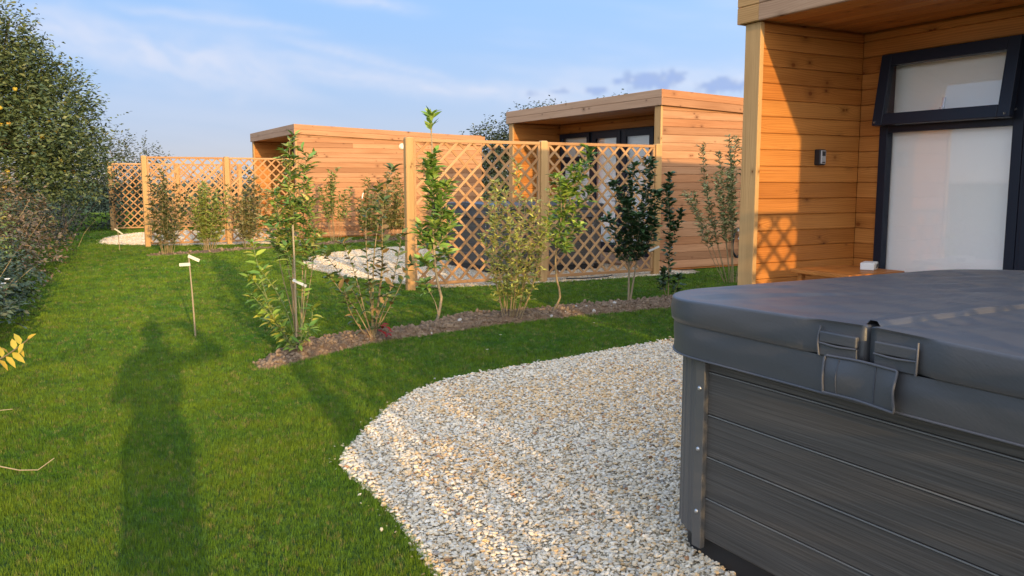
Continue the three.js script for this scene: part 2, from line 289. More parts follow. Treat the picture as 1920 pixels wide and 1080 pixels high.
// grass: tufts over the lawn, finer near the camera
function tuftGeo(seed) {
  const r = rng(seed), pos = [], nor = [], idx = [];
  for (let i = 0; i < 16; i++) {
    const az = rr(r, 0, 6.283), rad = Math.sqrt(r()) * 0.9, x = Math.cos(az) * rad, z = Math.sin(az) * rad, ba = rr(r, 0, 6.283), lean = rr(r, 0.15, 1.25), hgt = rr(r, 0.7, 1.25), w = rr(r, 0.042, 0.08);
    const fx = Math.cos(ba), fz = Math.sin(ba), sx = -fz, sz = fx, b = pos.length / 3;
    const ny = lean * 0.6, nl = Math.hypot(1, ny);
    const put = (t, side) => { const y = hgt * t * (1 - 0.25 * lean * t), o = lean * t * t * hgt * 0.8, ww = w * (1 - t * 0.75) * side; pos.push(x + fx * o + sx * ww, y, z + fz * o + sz * ww); nor.push(-fx / nl, ny / nl, -fz / nl); };
    put(0, -1); put(0, 1); put(0.55, -1); put(0.55, 1); put(1, 0);
    idx.push(b, b + 1, b + 3, b, b + 3, b + 2, b + 2, b + 3, b + 4);
  }
  const g = new THREE.BufferGeometry(); g.setAttribute('position', new THREE.Float32BufferAttribute(pos, 3)); g.setAttribute('normal', new THREE.Float32BufferAttribute(nor, 3)); g.setIndex(idx); return g;
}
M.grass = new THREE.MeshPhysicalMaterial({ color: 0xffffff, roughness: 0.75, specularIntensity: 0.25, side: THREE.DoubleSide });
(function growGrass() {
  const r = rng(55), o = new THREE.Object3D(), lists = [[], [], []];
  const solids = [[[4.7, 0], [10.2, 0], [10.2, 5.1], [4.7, 5.1]], [[8.6, 10.7], [14, 10.7], [14, 15.6], [8.6, 15.6]], [[5.7, 21.4], [11, 21.4], [11, 26.2], [5.7, 26.2]]];
  const blocked = [...gravelPolys, ...bedPolys];
  // walk outward in rings; only the sector the camera can see, with a margin for a step to the side
  for (let d = 1.6; d < 44;) {
    const s = Math.max(0.02, 0.0042 * d);
    for (let th = YAW - 0.78; th < YAW + 0.72; th += s / d) {
      const dd = d + rr(r, -0.5, 0.5) * s, tt = th + rr(r, -0.5, 0.5) * s / d;
      const a = Math.sin(tt) * dd, b = Math.cos(tt) * dd; if (b < 0.3 || a < -2.4) continue;
      if (solids.some(p => inPoly(p, a, b))) continue;
      let out = false; for (const p of blocked) if (inPoly(p, a, b)) { out = distPoly(p, a, b) > 0.006 + r() * 0.02; if (out) break; }
      if (out) continue;
      const edge = Math.min(...blocked.map(p => distPoly(p, a, b)));
      const patch = (0.5 * fbm(a * 0.8, b * 0.8, 401, 3) + 0.5 * fbm(a * 2.6, b * 2.6, 404, 3)), fine = fbm(a * 5, b * 5, 402, 2), q = r();
      const hgt = (0.019 + 0.014 * fine + 0.012 * (patch - 0.5)) * (edge < 0.05 ? 1.25 : 1) * (d > 9 ? 1 + (d - 9) * 0.03 : 1);
      o.position.set(a, 0, -b); o.rotation.set(rr(r, -0.15, 0.15), r() * 6.283, rr(r, -0.15, 0.15)); o.scale.set(s * 0.85, hgt, s * 0.85); o.updateMatrix();
      const pt = clamp((patch - 0.5) * 1.7 + 0.5) , fn = clamp((fine - 0.5) * 1.6 + 0.5); let c = [lerp(0.046, 0.18, 0.6 * pt + 0.4 * fn), lerp(0.145, 0.25, 0.6 * pt + 0.4 * fn), lerp(0.012, 0.018, pt)];
      if (q < 0.08) c = [0.22, 0.215, 0.06]; else if (q < 0.18) c = [0.12, 0.22, 0.035];
      const br = 0.7 + 0.5 * r(); lists[(r() * 3) | 0].push([o.matrix.clone(), c.map(v => v * br)]);
    }
    d += s;
  }
  lists.forEach((l, k) => { const im = new THREE.InstancedMesh(tuftGeo(900 + k), M.grass, l.length), col = new THREE.Color(); l.forEach(([m, c], i) => { im.setMatrixAt(i, m); im.setColorAt(i, col.setRGB(...c)); }); stuff(im, 'grass', 'short mown green grass of the lawn', 'grass'); });
})();

// soil beds: lumpy ridges of turned earth with clods
const soilTex = tex(512, 512, (u, v) => { const n = vnoise(u * 110, v * 110, 21, 110), k = vnoise(u * 26, v * 26, 22, 26), l = vnoise(u * 6, v * 6, 23, 6), t = 0.4 * n + 0.35 * k + 0.25 * l; return [lerp(0.33, 0.62, t), lerp(0.25, 0.51, t), lerp(0.18, 0.40, t)]; });
M.soil = new THREE.MeshStandardMaterial({ map: soilTex, roughness: 1, bumpMap: grainNoise, bumpScale: 0.012 });
M.clod = new THREE.MeshStandardMaterial({ color: 0xffffff, roughness: 1 });
function soilBed(poly, step, hgt, seed, clods, c0, c1, label) {
  const xs = poly.map(p => p[0]), ys = poly.map(p => p[1]), x0 = Math.min(...xs) - step, x1 = Math.max(...xs) + step, y0 = Math.min(...ys) - step, y1 = Math.max(...ys) + step;
  const nx = Math.ceil((x1 - x0) / step), ny = Math.ceil((y1 - y0) / step), pos = [], uv = [], idx = [];
  const heightAt = (a, b) => { const e = distPoly(poly, a, b) * (inPoly(poly, a, b) ? 1 : -1); return -0.03 + sst(-0.04, 0.16, e) * (hgt * (0.45 + 0.9 * fbm(a * 3.1, b * 3.1, seed, 3)) + 0.03) + (e > 0 ? 0.045 * (vnoise(a * 17, b * 17, seed + 5) - 0.4) + 0.02 * vnoise(a * 41, b * 41, seed + 6) : 0); };
  for (let j = 0; j <= ny; j++) for (let i = 0; i <= nx; i++) { const a = x0 + i * step, b = y0 + j * step; pos.push(a, heightAt(a, b), -b); uv.push(a, b); }
  for (let j = 0; j < ny; j++) for (let i = 0; i < nx; i++) { const k = j * (nx + 1) + i, a = x0 + (i + 0.5) * step, b = y0 + (j + 0.5) * step; if (!inPoly(poly, a, b) && distPoly(poly, a, b) > 0.05) continue; idx.push(k, k + 1, k + nx + 2, k, k + nx + 2, k + nx + 1); }
  const g = new THREE.BufferGeometry(); g.setAttribute('position', new THREE.Float32BufferAttribute(pos, 3)); g.setAttribute('uv', new THREE.Float32BufferAttribute(uv, 2)); g.setIndex(idx); g.computeVertexNormals();
  structure('soil_bed', g, M.soil);
  const r = rng(seed + 9), list = [], o = new THREE.Object3D();
  while (list.length < clods) { const a = rr(r, x0, x1), b = rr(r, y0, y1); if (!inPoly(poly, a, b)) continue; const s = c0 + (c1 - c0) * Math.pow(r(), 3); o.position.set(a, heightAt(a, b) + s * 0.15, -b); o.rotation.set(r() * 6, r() * 6, r() * 6); o.scale.setScalar(s); o.updateMatrix(); const k = rr(r, 0.7, 1.2); list.push([o.matrix.clone(), r() < 0.006 ? [0.5, 0.46, 0.4] : [0.25 * k, 0.175 * k, 0.11 * k]]); }
  const im = new THREE.InstancedMesh(stoneGeo(seed), M.clod, list.length), col = new THREE.Color(); list.forEach(([m, c], i) => { im.setMatrixAt(i, m); im.setColorAt(i, col.setRGB(...c)); });
  stuff(im, 'soil_clods', label, 'soil'); return heightAt;
}
const soilHeight = soilBed(bedPolys[0], 0.03, 0.045, 31, 6500, 0.004, 0.030, 'crumbly brown clods of earth in the near planting bed');
const soilHeight2 = soilBed(bedPolys[1], 0.06, 0.02, 37, 700, 0.012, 0.05, 'crumbly brown clods of earth in the far planting bed');

// ------------------------------------------------------------------ cabins
// local frame: x inward from the fascia front, z from 0 (the side towards the camera) to -w; the group stands at that front corner
const HT = 2.855, HB = 2.61, SLOPE = 0.034, BH = 0.1245;
const pick = (list, r) => list[Math.floor(r() * list.length) % list.length];
function bars(list, r) { return merge(list.map(b => boxGeo(...b, r, 0.006))); }
function cabin(c, depth, label, seed, o = {}) {
  const r = rng(seed), w = c.w, T = 0.14, inS = 0.06, inF = 0.055, rec = 1.13, g = thing('garden_cabin', label, 'cabin', [c.a, 0, -c.bR], 0, 'timber garden cabins');
  const zr = -inS, zl = -(w - inS);
  const boards = (parent, x0, z, len, y0, y1, turn, matList, name = 'board', split) => {
    for (let y = y0; y < y1 - 0.02; y += BH) {
      const h = Math.min(BH, y1 - y) - 0.002; let cuts = [0, len];
      if (split && r() < split) cuts = [0, len * rr(r, 0.25, 0.75), len];
      for (let k = 0; k < cuts.length - 1; k++) {
        const m = part(parent, name, boardGeo(cuts[k + 1] - cuts[k] - 0.002, h, 0.02, 0.006, r), pick(matList, r));
        m.rotation.y = turn; const t = cuts[k];
        if (turn === 0) m.position.set(x0 + t, y, z); else if (turn === Math.PI) m.position.set(x0 + len - t, y, z); else m.position.set(x0, y, z + len - t);
      }
    }
  };
  // right side wall, towards the camera: core and cladding on its outside; lined inside the porch
  const wr = part(g, 'side_wall', boxGeo(inF + 0.02, depth - 0.06, 0.02, HB - 0.02 + 0.03, zr - T, zr - 0.02, r), M.oiled[1]);
  boards(wr, inF + 0.022, zr - 0.02, depth - 0.08 - inF - 0.022, 0.05, HB + 0.1, 0, M.cladding, 'board', 0.45);
  // left side wall: lining towards the porch is what the camera sees; the outside is clad as well
  const wl = part(g, 'side_wall', boxGeo(inF + 0.02, depth - 0.06, 0.02, HB + 0.01, zl + 0.02, zl + T - 0.02, r), M.oiled[1]);
  boards(wl, inF + 0.022, zl + T - 0.02, rec - 0.022 - 0.002, 0.05, HB - 0.004, 0, M.oiled);
  if (o.leftClad) boards(wl, inF + 0.022, zl + 0.02, depth - 0.1 - inF, 0.05, HB + 0.08, Math.PI, M.cladding);
  // front trim posts covering the ends of the side walls
  part(g, 'corner_post', boxGeo(inF - 0.02, inF + 0.02, 0.02, HB - 0.003, zr - T - 0.012, zr + 0.006, r, 0.004), M.postwood[0]);
  part(g, 'corner_post', boxGeo(inF - 0.02, inF + 0.02, 0.02, HB - 0.003, zl - 0.006, zl + T + 0.012, r, 0.004), M.postwood[0]);
  // porch back wall round the glazing
  const bx = inF + rec, z0 = o.glassZ ?? zl + T + 0.2, gTop = 2.42;     // glazing runs from z0 towards +z
  const bays = [1.15, 1.0, 1.0], gEnd = z0 + bays.reduce((s, v) => s + v, 0), zi = zr - T - 0.005;
  const bw = part(g, 'porch_wall', merge([boxGeo(bx + 0.022, bx + 0.10, 0.02, HB + 0.01, zl + T - 0.05, z0 - 0.002, r), boxGeo(bx + 0.022, bx + 0.10, 0.02, HB + 0.01, gEnd + 0.002, zi + 0.03, r), boxGeo(bx + 0.022, bx + 0.10, gTop + 0.002, HB + 0.01, z0 - 0.002, gEnd + 0.002, r)]), M.oiled[1]);
  const backBoards = (za, zb, ya, yb) => { for (let y = ya; y < yb - 0.02; y += BH) { const h = Math.min(BH, yb - y) - 0.002, m = part(bw, 'board', boardGeo(zb - za - 0.002, h, 0.02, 0.006, r), pick(M.oiled, r)); m.rotation.y = -Math.PI / 2; m.position.set(bx + 0.021, y, za); } };
  const yb0 = 0.05 + BH * Math.floor((gTop - 0.05) / BH);
  backBoards(zl + T + 0.002, z0 - 0.004, 0.05, yb0); backBoards(gEnd + 0.004, zi - 0.002, 0.05, yb0); backBoards(zl + T + 0.002, zi - 0.002, Math.max(yb0, gTop + 0.003), HB - 0.004);
  // porch ceiling planks, running along the front
  const sof = part(g, 'porch_ceiling', boxGeo(0.05, bx + 0.08, HB + 0.032, HB + 0.06, -w + 0.04, -0.04, r), M.oiled[1]);
  for (let x = 0.03; x < bx - 0.02; x += 0.125) { const ww = Math.min(0.123, bx + 0.015 - x), m = part(sof, 'plank', boardGeo(w - 0.12, ww, 0.02, 0.005, r), pick(M.oiled, r)); m.quaternion.setFromRotationMatrix(new THREE.Matrix4().makeBasis(new THREE.Vector3(0, 0, -1), new THREE.Vector3(1, 0, 0), new THREE.Vector3(0, -1, 0))); m.position.set(x, HB + 0.03, -0.06); }
  // porch floor
  const deck = part(g, 'porch_floor', boxGeo(inF + 0.03, bx + 0.02, 0.01, 0.035, zl + T, zi, r), M.fascia[1]);
  for (let x = inF + 0.03; x < bx - 0.05; x += 0.145) { const m = part(deck, 'plank', boardGeo(zi - zl - T - 0.01, 0.14, 0.024, 0.003, r), pick(M.fascia, r)); m.quaternion.setFromRotationMatrix(new THREE.Matrix4().makeBasis(new THREE.Vector3(0, 0, 1), new THREE.Vector3(1, 0, 0), new THREE.Vector3(0, 1, 0))); m.position.set(x, 0.036, zl + T + 0.005); }
  // roof slab and fascia, two boards high, mitred at the corners
  const sl = (geo) => { const p = geo.attributes.position; for (let i = 0; i < p.count; i++) p.setY(i, p.getY(i) - SLOPE * Math.max(0, p.getX(i))); return geo; };
  const roof = part(g, 'roof', sl(boxGeo(0.03, depth - 0.03, HB + 0.075, HT - 0.02, -w + 0.03, -0.03, r)), M.roof);
  part(g, 'back_wall', boxGeo(depth - 0.14, depth - 0.06, 0.02, HB - 0.14, zl + T, zr - T, r), M.cladding[1]);
  for (const [y, h] of [[HB, 0.122], [HB + 0.124, HT - HB - 0.124]]) {
    let z = 0; const cuts = o.fasciaCut ? [0, w - 0.22, w] : [0, w];
    for (let k = 0; k < cuts.length - 1; k++) { const m = part(roof, 'fascia_board', boardGeo(cuts[k + 1] - cuts[k] - 0.002, h, 0.03, 0.006, r), cuts.length > 2 && k === 1 ? M.postwood[1] : pick(M.fascia, r)); m.rotation.y = -Math.PI / 2; m.position.set(0.03, y, -cuts[k + 1]); }
    const side = boardGeo(depth - 0.002, h, 0.03, 0.006, r), ps = side.attributes.position; for (let i = 0; i < ps.count; i++) ps.setY(i, ps.getY(i) - SLOPE * ps.getX(i));
    const ms = part(roof, 'fascia_board', side, pick(M.cladding, r)); ms.position.set(0.001, y, -0.0305);
    const side2 = side.clone(), p2 = side2.attributes.position; for (let i = 0; i < p2.count; i++) { p2.setZ(i, 0.03 - p2.getZ(i)); } const ix = side2.index.array.slice(); for (let i = 0; i < ix.length; i += 3) { const t = ix[i]; ix[i] = ix[i + 1]; ix[i + 1] = t; } side2.setIndex([...ix]); const n2 = side2.attributes.normal; for (let i = 0; i < n2.count; i++) n2.setZ(i, -n2.getZ(i));
    const ml = part(roof, 'fascia_board', side2, pick(M.cladding, r)); ml.position.set(0.001, y, -w + 0.0005);
  }
  // dark glazing: three bays; the first has a top-hung fanlight over a fixed pane, the others are doors
  let z = z0; const gx = bx + 0.02, F = 0.075;
  bays.forEach((bwid, i) => {
    const a = z, b = z + bwid - 0.004, list = [[gx - 0.035, gx + 0.035, 0.06, gTop, a, a + F], [gx - 0.035, gx + 0.035, 0.06, gTop, b - F, b], [gx - 0.034, gx + 0.034, gTop - F, gTop - 0.001, a + F, b - F], [gx - 0.034, gx + 0.034, 0.061, 0.06 + F, a + F, b - F]];
    const mid = i === 0 ? 1.845 : null; if (mid) list.push([gx - 0.034, gx + 0.034, mid - 0.035, mid + 0.035, a + F, b - F]);
    const fr = part(g, i ? 'door_frame' : 'window_frame', bars(list, r), M.frame);
    if (i === 0) {
      part(fr, 'pane', boxGeo(gx - 0.004, gx + 0.004, 0.06 + F, mid - 0.035, a + F, b - F, r), M.glass);
      part(fr, 'blind', boxGeo(gx + 0.05, gx + 0.053, 0.10, gTop - 0.04, a + 0.03, b - 0.03, r), M.blind);
      // the fanlight sash, open outward at the bottom, hinged along its top
      const sh = gTop - mid - 0.02, sw = b - a - 0.05, sash = part(fr, 'opening_sash', bars([[-0.028, 0.028, -sh, 0, -sw / 2, -sw / 2 + 0.09], [-0.028, 0.028, -sh, 0, sw / 2 - 0.09, sw / 2], [-0.027, 0.027, -0.09, -0.001, -sw / 2 + 0.09, sw / 2 - 0.09], [-0.027, 0.027, -sh + 0.001, -sh + 0.09, -sw / 2 + 0.09, sw / 2 - 0.09]], r), M.frame, 'top-hung fanlight sash propped open');
      const ang = o.open ?? 0; const piv = [gx - 0.055, gTop - 0.012, (a + b) / 2];
      const pane = part(fr, 'pane', boxGeo(-0.004, 0.004, -sh + 0.09, -0.09, -sw / 2 + 0.09, sw / 2 - 0.09, r), M.glass);
      const handle = part(fr, 'handle', merge([boxGeo(0.012, 0.045, -sh + 0.08, -sh + 0.115, -0.014, 0.014, r, 0.003), boxGeo(0.03, 0.045, -sh + 0.10, -sh + 0.19, -0.012, 0.012, r, 0.004)]), M.steel);
      for (const m of [sash, pane, handle]) { m.position.set(...piv); m.rotation.z = -ang; }
      for (const s of [-1, 1]) { const st = part(fr, 'stay_arm', new THREE.BoxGeometry(0.16, 0.012, 0.006), M.steel); st.position.set(gx - 0.10, mid + 0.06, (a + b) / 2 + s * (sw / 2 - 0.03)); st.rotation.z = 0.25; }
    } else {
      const leaf = part(fr, 'door_leaf', bars([[gx - 0.05, gx - 0.0, 0.08, gTop - 0.03, a + 0.03, a + 0.15], [gx - 0.05, gx, 0.08, gTop - 0.03, b - 0.15, b - 0.03], [gx - 0.049, gx - 0.001, gTop - 0.15, gTop - 0.031, a + 0.15, b - 0.15], [gx - 0.049, gx - 0.001, 0.081, 0.26, a + 0.15, b - 0.15]], r), M.frame);
      part(fr, 'pane', boxGeo(gx - 0.03, gx - 0.022, 0.26, gTop - 0.15, a + 0.15, b - 0.15, r), M.glass);
      part(fr, 'blind', boxGeo(gx + 0.05, gx + 0.053, 0.10, gTop - 0.04, a + 0.03, b - 0.03, r), M.blind);
      part(fr, 'handle', merge([boxGeo(gx - 0.062, gx - 0.051, 0.98, 1.18, b - 0.105, b - 0.07, r, 0.004), boxGeo(gx - 0.09, gx - 0.062, 1.06, 1.08, b - 0.096, b - 0.078, r, 0.003), boxGeo(gx - 0.098, gx - 0.084, 1.058, 1.082, b - 0.21, b - 0.078, r, 0.005)]), M.steel);
    }
    z += bwid;
  });
  return g;
}
const cab3 = cabin(C3, 5.4, 'nearest timber cabin, fanlight window open in its orange porch', 1003, { open: 0.15, fasciaCut: true, leftClad: true });
const cab2 = cabin(C2, 5.4, 'middle timber cabin behind the near trellis and second hot tub', 1002, { glassZ: -(C2.w - 0.06) + 0.14 + 0.05 });
const cab1 = cabin(C1, 5.3, 'farthest timber cabin with a round white vent on its side wall', 1001, {});
// round vents
function vent(parent, x, y, z, flip, mat) {
  const prof = [[0.001, 0.045], [0.03, 0.05], [0.055, 0.046], [0.075, 0.03], [0.085, 0.012], [0.085, 0]].map(p => new THREE.Vector2(p[0], p[1]));
  const gm = new THREE.LatheGeometry(prof, 24); gm.rotateX(flip ? -Math.PI / 2 : Math.PI / 2); const m = part(parent, 'vent_cap', gm, mat); m.position.set(x, y, z);
  const rg = new THREE.TorusGeometry(0.05, 0.008, 6, 24), n = part(m, 'vent_ring', rg, mat); n.position.z = flip ? -0.046 : 0.046; return m;
}
vent(cab1, 8.52 - C1.a, 2.36, -0.06, false, M.cream);
vent(cab3, 4.95 - C3.a, 2.30, -(C3.w - 0.06), true, M.blackPlastic);

// key safe on the porch wall of the nearest cabin
{
  const k = thing('key_safe', 'small black and silver key safe on the porch wall', 'key safe', [5.455, 1.555, -4.815]);
  part(k, 'housing', boxGeo(-0.036, 0.036, 0, 0.125, -0.018, 0.044, R0, 0.011), M.blackPlastic);
  part(k, 'cover', boxGeo(-0.027, 0.027, 0.01, 0.117, 0.036, 0.05, R0, 0.006), new THREE.MeshPhysicalMaterial({ color: new THREE.Color().setRGB(0.42, 0.41, 0.41), metalness: 0.2, roughness: 0.45 }));
  part(k, 'dial_window', boxGeo(-0.019, 0.019, 0.072, 0.108, 0.046, 0.0515, R0, 0.002), M.blackPlastic);
  part(k, 'latch', boxGeo(-0.016, 0.016, 0.018, 0.026, 0.046, 0.0525, R0, 0.002), M.blackPlastic);
}
// small table in the porch with a white box on it
{
  const t = thing('side_table', 'brown wooden side table in the porch behind the hot tub', 'table', [5.24, 0.06, -4.32]);
  part(t, 'table_top', boxGeo(-0.3, 0.3, 0.685, 0.715, -0.27, 0.27, R0, 0.006), M.oiled[3]);
  for (const [x, z] of [[-0.25, -0.2], [0.25, -0.2], [-0.25, 0.2], [0.25, 0.2]]) part(t, 'leg', boxGeo(x - 0.02, x + 0.02, 0, 0.6849, z - 0.02, z + 0.02, R0, 0.003), M.oiled[1]);
  const b = thing('white_box', 'flat white box with a dark slot on the porch table', 'box', [5.40, 0.776, -4.25], 0.5);
  part(b, 'case', boxGeo(-0.085, 0.085, 0, 0.055, -0.05, 0.05, R0, 0.008), M.white);
  part(b, 'slot', boxGeo(0.0, 0.07, 0.012, 0.04, 0.047, 0.053, R0, 0.002), M.blackPlastic);
}

// ------------------------------------------------------------------ trellises
const slatCache = {};
function slatGeo(len, v) { const L = Math.max(0.04, Math.round(len / 0.02) * 0.02), k = L.toFixed(2) + '_' + v; return slatCache[k] ??= boxGeo(-L / 2, L / 2, -0.0168, 0.0168, -0.006, 0.006, rng(Math.round(L * 100) * 7 + v)); }
function trellis(label, a0, b, panels, pw, o = {}) {
  const r = rng(Math.round(a0 * 100 + b * 10) + 5), g = thing('trellis', label, 'trellis', [a0, 0, -b], 0, 'lattice trellis screens'), top = o.top ?? 1.985, bot = 0.06, ps = 0.058;
  const post = (x) => { const y1 = top + 0.025, gm = boxGeo(x - ps, x + ps, -0.02, y1, -0.05, 0.05, r, 0.018); const p = gm.attributes.position; for (let i = 0; i < p.count; i++) if (p.getY(i) > y1 - 0.05) { const f = Math.abs(p.getX(i) - x) / ps; p.setY(i, p.getY(i) - 0.018 * f * f); } part(g, 'post', gm, pick(M.postwood, r)); };
  for (let k = 0; k < panels; k++) {
    const x0 = k * pw + ps + 0.004, x1 = (k + 1) * pw - ps - 0.004, fw = 0.042, ft = 0.022;
    part(g, 'top_rail', boxGeo(x0, x1, top - fw, top, -ft, ft, r, 0.004), pick(M.lattice, r)); part(g, 'bottom_rail', boxGeo(x0, x1, bot, bot + fw, -ft, ft, r, 0.004), pick(M.lattice, r));
    part(g, 'side_rail', boxGeo(x0, x0 + fw * 0.7, bot + fw + 0.001, top - fw - 0.001, -ft, ft, r, 0.004), pick(M.lattice, r)); part(g, 'side_rail', boxGeo(x1 - fw * 0.7, x1, bot + fw + 0.001, top - fw - 0.001, -ft, ft, r, 0.004), pick(M.lattice, r));
    const X0 = x0 + fw * 0.7, X1 = x1 - fw * 0.7, Y0 = bot + fw, Y1 = top - fw, st = 0.2065;
    for (const s of [1, -1]) for (let c = -3; c < 4; c += st) {
      // the line y - Y0 = s * (x - xc), clipped to the opening
      const xc = X0 + c + st * 0.5; let xa, xb;
      if (s > 0) { xa = Math.max(X0, xc); xb = Math.min(X1, xc + (Y1 - Y0)); } else { xa = Math.max(X0, xc - (Y1 - Y0)); xb = Math.min(X1, xc); }
      if (xb - xa < 0.03) continue;
      const ya = Y0 + s * (xa - xc), yb = Y0 + s * (xb - xc), L = Math.hypot(xb - xa, yb - ya) + 0.018, m = part(g, 'slat', slatGeo(L, (r() * 3) | 0), pick(M.lattice, r));
      m.position.set((xa + xb) / 2, (ya + yb) / 2, s * 0.0062); m.rotation.z = s * Math.PI / 4;
    }
  }
  for (let k = 0; k <= panels - (o.noLast ? 1 : 0); k++) post(k * pw);
  return g;
}
trellis('near lattice trellis screen in front of the second hot tub', 4.25, 10.43, 2, 2.03, {});
trellis('far lattice trellis screen left of the farthest cabin', 2.09, 20.34, 2, 1.74, { noLast: true });
trellis('farthest lattice trellis, lower left, half hidden behind another trellis', 1.92, 27.85, 2, 1.86, {});
trellis('lattice trellis beside the near hot tub, out of view', 1.0, -0.06, 2, 1.98, { noLast: true, top: 2.05 });

// ------------------------------------------------------------------ hot tubs and covers
// outline of a rounded rectangle, counter-clockwise seen from above, as [x, z] with outward normal
function roundRect(x0, x1, z0, z1, rad, per = 10, sides = 14) {
  const out = [], C = [[x1 - rad, z1 - rad, 0], [x0 + rad, z1 - rad, 1], [x0 + rad, z0 + rad, 2], [x1 - rad, z0 + rad, 3]];
  C.forEach(([cx, cz, q], i) => {
    for (let k = 0; k <= per; k++) { const t = (q + k / per) * Math.PI / 2; out.push([cx + rad * Math.cos(t), cz + rad * Math.sin(t), Math.cos(t), Math.sin(t)]); }
    const [nx, nz] = C[(i + 1) % 4], t1 = (q + 1) * Math.PI / 2, ex = cx + rad * Math.cos(t1), ez = cz + rad * Math.sin(t1), fx = nx + rad * Math.cos(t1), fz = nz + rad * Math.sin(t1);
    for (let k = 1; k < sides; k++) out.push([lerp(ex, fx, k / sides), lerp(ez, fz, k / sides), Math.cos(t1), Math.sin(t1)]);
  });
  return out;
}
// skin a closed outline through rows of fn(point, row) -> [x, y, z]
function skin(outline, rows, closeTop) {
  const n = outline.length, pos = [], uv = [], idx = [];
  rows.forEach((f, j) => outline.forEach((q, i) => { const p = f(q, i); pos.push(...p); uv.push((p[0] + p[1]) * 1, (p[2] + p[1])); }));
  for (let j = 0; j < rows.length - 1; j++) for (let i = 0; i < n; i++) { const a = j * n + i, b = j * n + (i + 1) % n, c = a + n, d = b + n; idx.push(a, c, b, b, c, d); }
  const g = new THREE.BufferGeometry(); g.setAttribute('position', new THREE.Float32BufferAttribute(pos, 3)); g.setAttribute('uv', new THREE.Float32BufferAttribute(uv, 2)); g.setIndex(idx); g.computeVertexNormals(); return g;
}
const S = 2.09, TH = 0.893, RAD = 0.33;   // tub size, cabinet height, corner radius
function hotTub(label, x, z) {
  const g = thing('hot_tub', label, 'hot tub', [x, 0, z], 0, 'hot tubs'), r = rng(77), y0 = 0.095, y1 = TH - 0.002, hs = S / 2;
  part(g, 'plinth', skin(roundRect(-hs + 0.03, hs - 0.03, -hs + 0.03, hs - 0.03, 0.3), [q => [q[0], -0.005, q[1]], q => [q[0], 0.12, q[1]]]), M.blackPlastic);
  part(g, 'inner_light_block', skin(roundRect(-hs + 0.05, hs - 0.05, -hs + 0.05, hs - 0.05, 0.24), [q => [q[0], 0.11, q[1]], q => [q[0], y1 - 0.01, q[1]], q => [q[0] * 0.1, y1 - 0.01, q[1] * 0.1]]), M.blackPlastic);  // unseen closed body, added to block light inside the cabinet
  const bh = (y1 - y0) / 5;
  for (let side = 0; side < 4; side++) {
    const turn = side * Math.PI / 2, c = Math.cos(turn), s = Math.sin(turn);
    // five composite boards between the corners, bevelled so that thin lines show
    for (let k = 0; k < 5; k++) { const gm = boardGeo(S - 2 * RAD - 0.02, bh - 0.001, 0.03, 0.007, r), p = gm.attributes.position, uv = gm.attributes.uv; for (let i = 0; i < p.count; i++) uv.setXY(i, p.getX(i) / 2.2 + k * 0.13 + side * 0.3, p.getY(i) / 0.62 + k * 0.37); const m = part(g, 'panel_board', gm, M.composite); m.rotation.y = turn; m.position.set(c * (-(S / 2 - RAD - 0.01)) + s * (hs - 0.034), y0 + k * bh, -s * (-(S / 2 - RAD - 0.01)) + c * (hs - 0.034)); }
    // pale beads in the joints between the boards
    for (let k = 1; k < 5; k++) { const m = part(g, 'joint_bead', new RoundedBoxGeometry(S - 2 * RAD - 0.03, 0.0045, 0.006, 1, 0.0015), M.bead); m.rotation.y = turn; m.position.set(s * (hs - 0.004), y0 + k * bh, c * (hs - 0.004)); }
    // fluted corner panel
    const pr = [], seg = 56; for (let k = 0; k <= seg; k++) { const t = k / seg * Math.PI / 2, fl = 0.004 * (Math.sin(k / seg * Math.PI * 18) > 0.15 ? 1 : 0); pr.push([hs - RAD + (RAD + fl) * Math.sin(t), hs - RAD + (RAD + fl) * Math.cos(t)]); }
    const pos = [], idx = []; pr.forEach(([px, pz]) => { pos.push(px, y0 - 0.0, pz, px, y1, pz); }); for (let k = 0; k < seg; k++) idx.push(2 * k, 2 * k + 2, 2 * k + 1, 2 * k + 1, 2 * k + 2, 2 * k + 3);
    let gc = new THREE.BufferGeometry(); gc.setAttribute('position', new THREE.Float32BufferAttribute(pos, 3)); gc.setIndex(idx); gc = gc.toNonIndexed(); gc.computeVertexNormals(); gc.setAttribute('uv', new THREE.Float32BufferAttribute(new Float32Array(gc.attributes.position.count * 2).map((_, i) => gc.attributes.position.array[(i >> 1) * 3 + (i & 1)]), 2));
    part(g, 'corner_panel', gc, M.corner).rotation.y = turn;
    for (const e of [-1, 1]) {
      const strip = part(g, 'trim_strip', boxGeo(-0.024, 0.024, y0 - 0.035, y1, -0.012, 0.012, r, 0.004), M.trim), t = e * (S / 2 - RAD + 0.012);
      strip.rotation.y = turn; strip.position.set(c * t + s * (hs + 0.004), 0, -s * t + c * (hs + 0.004));
      for (const y of [0.2, 0.44, 0.67]) { const bolt = part(strip, 'bolt', new THREE.SphereGeometry(0.009, 12, 6, 0, 6.283, 0, Math.PI / 2), M.steel); bolt.rotation.x = Math.PI / 2; bolt.position.set(0, y, 0.011); }
    }
  }
  return g;
}
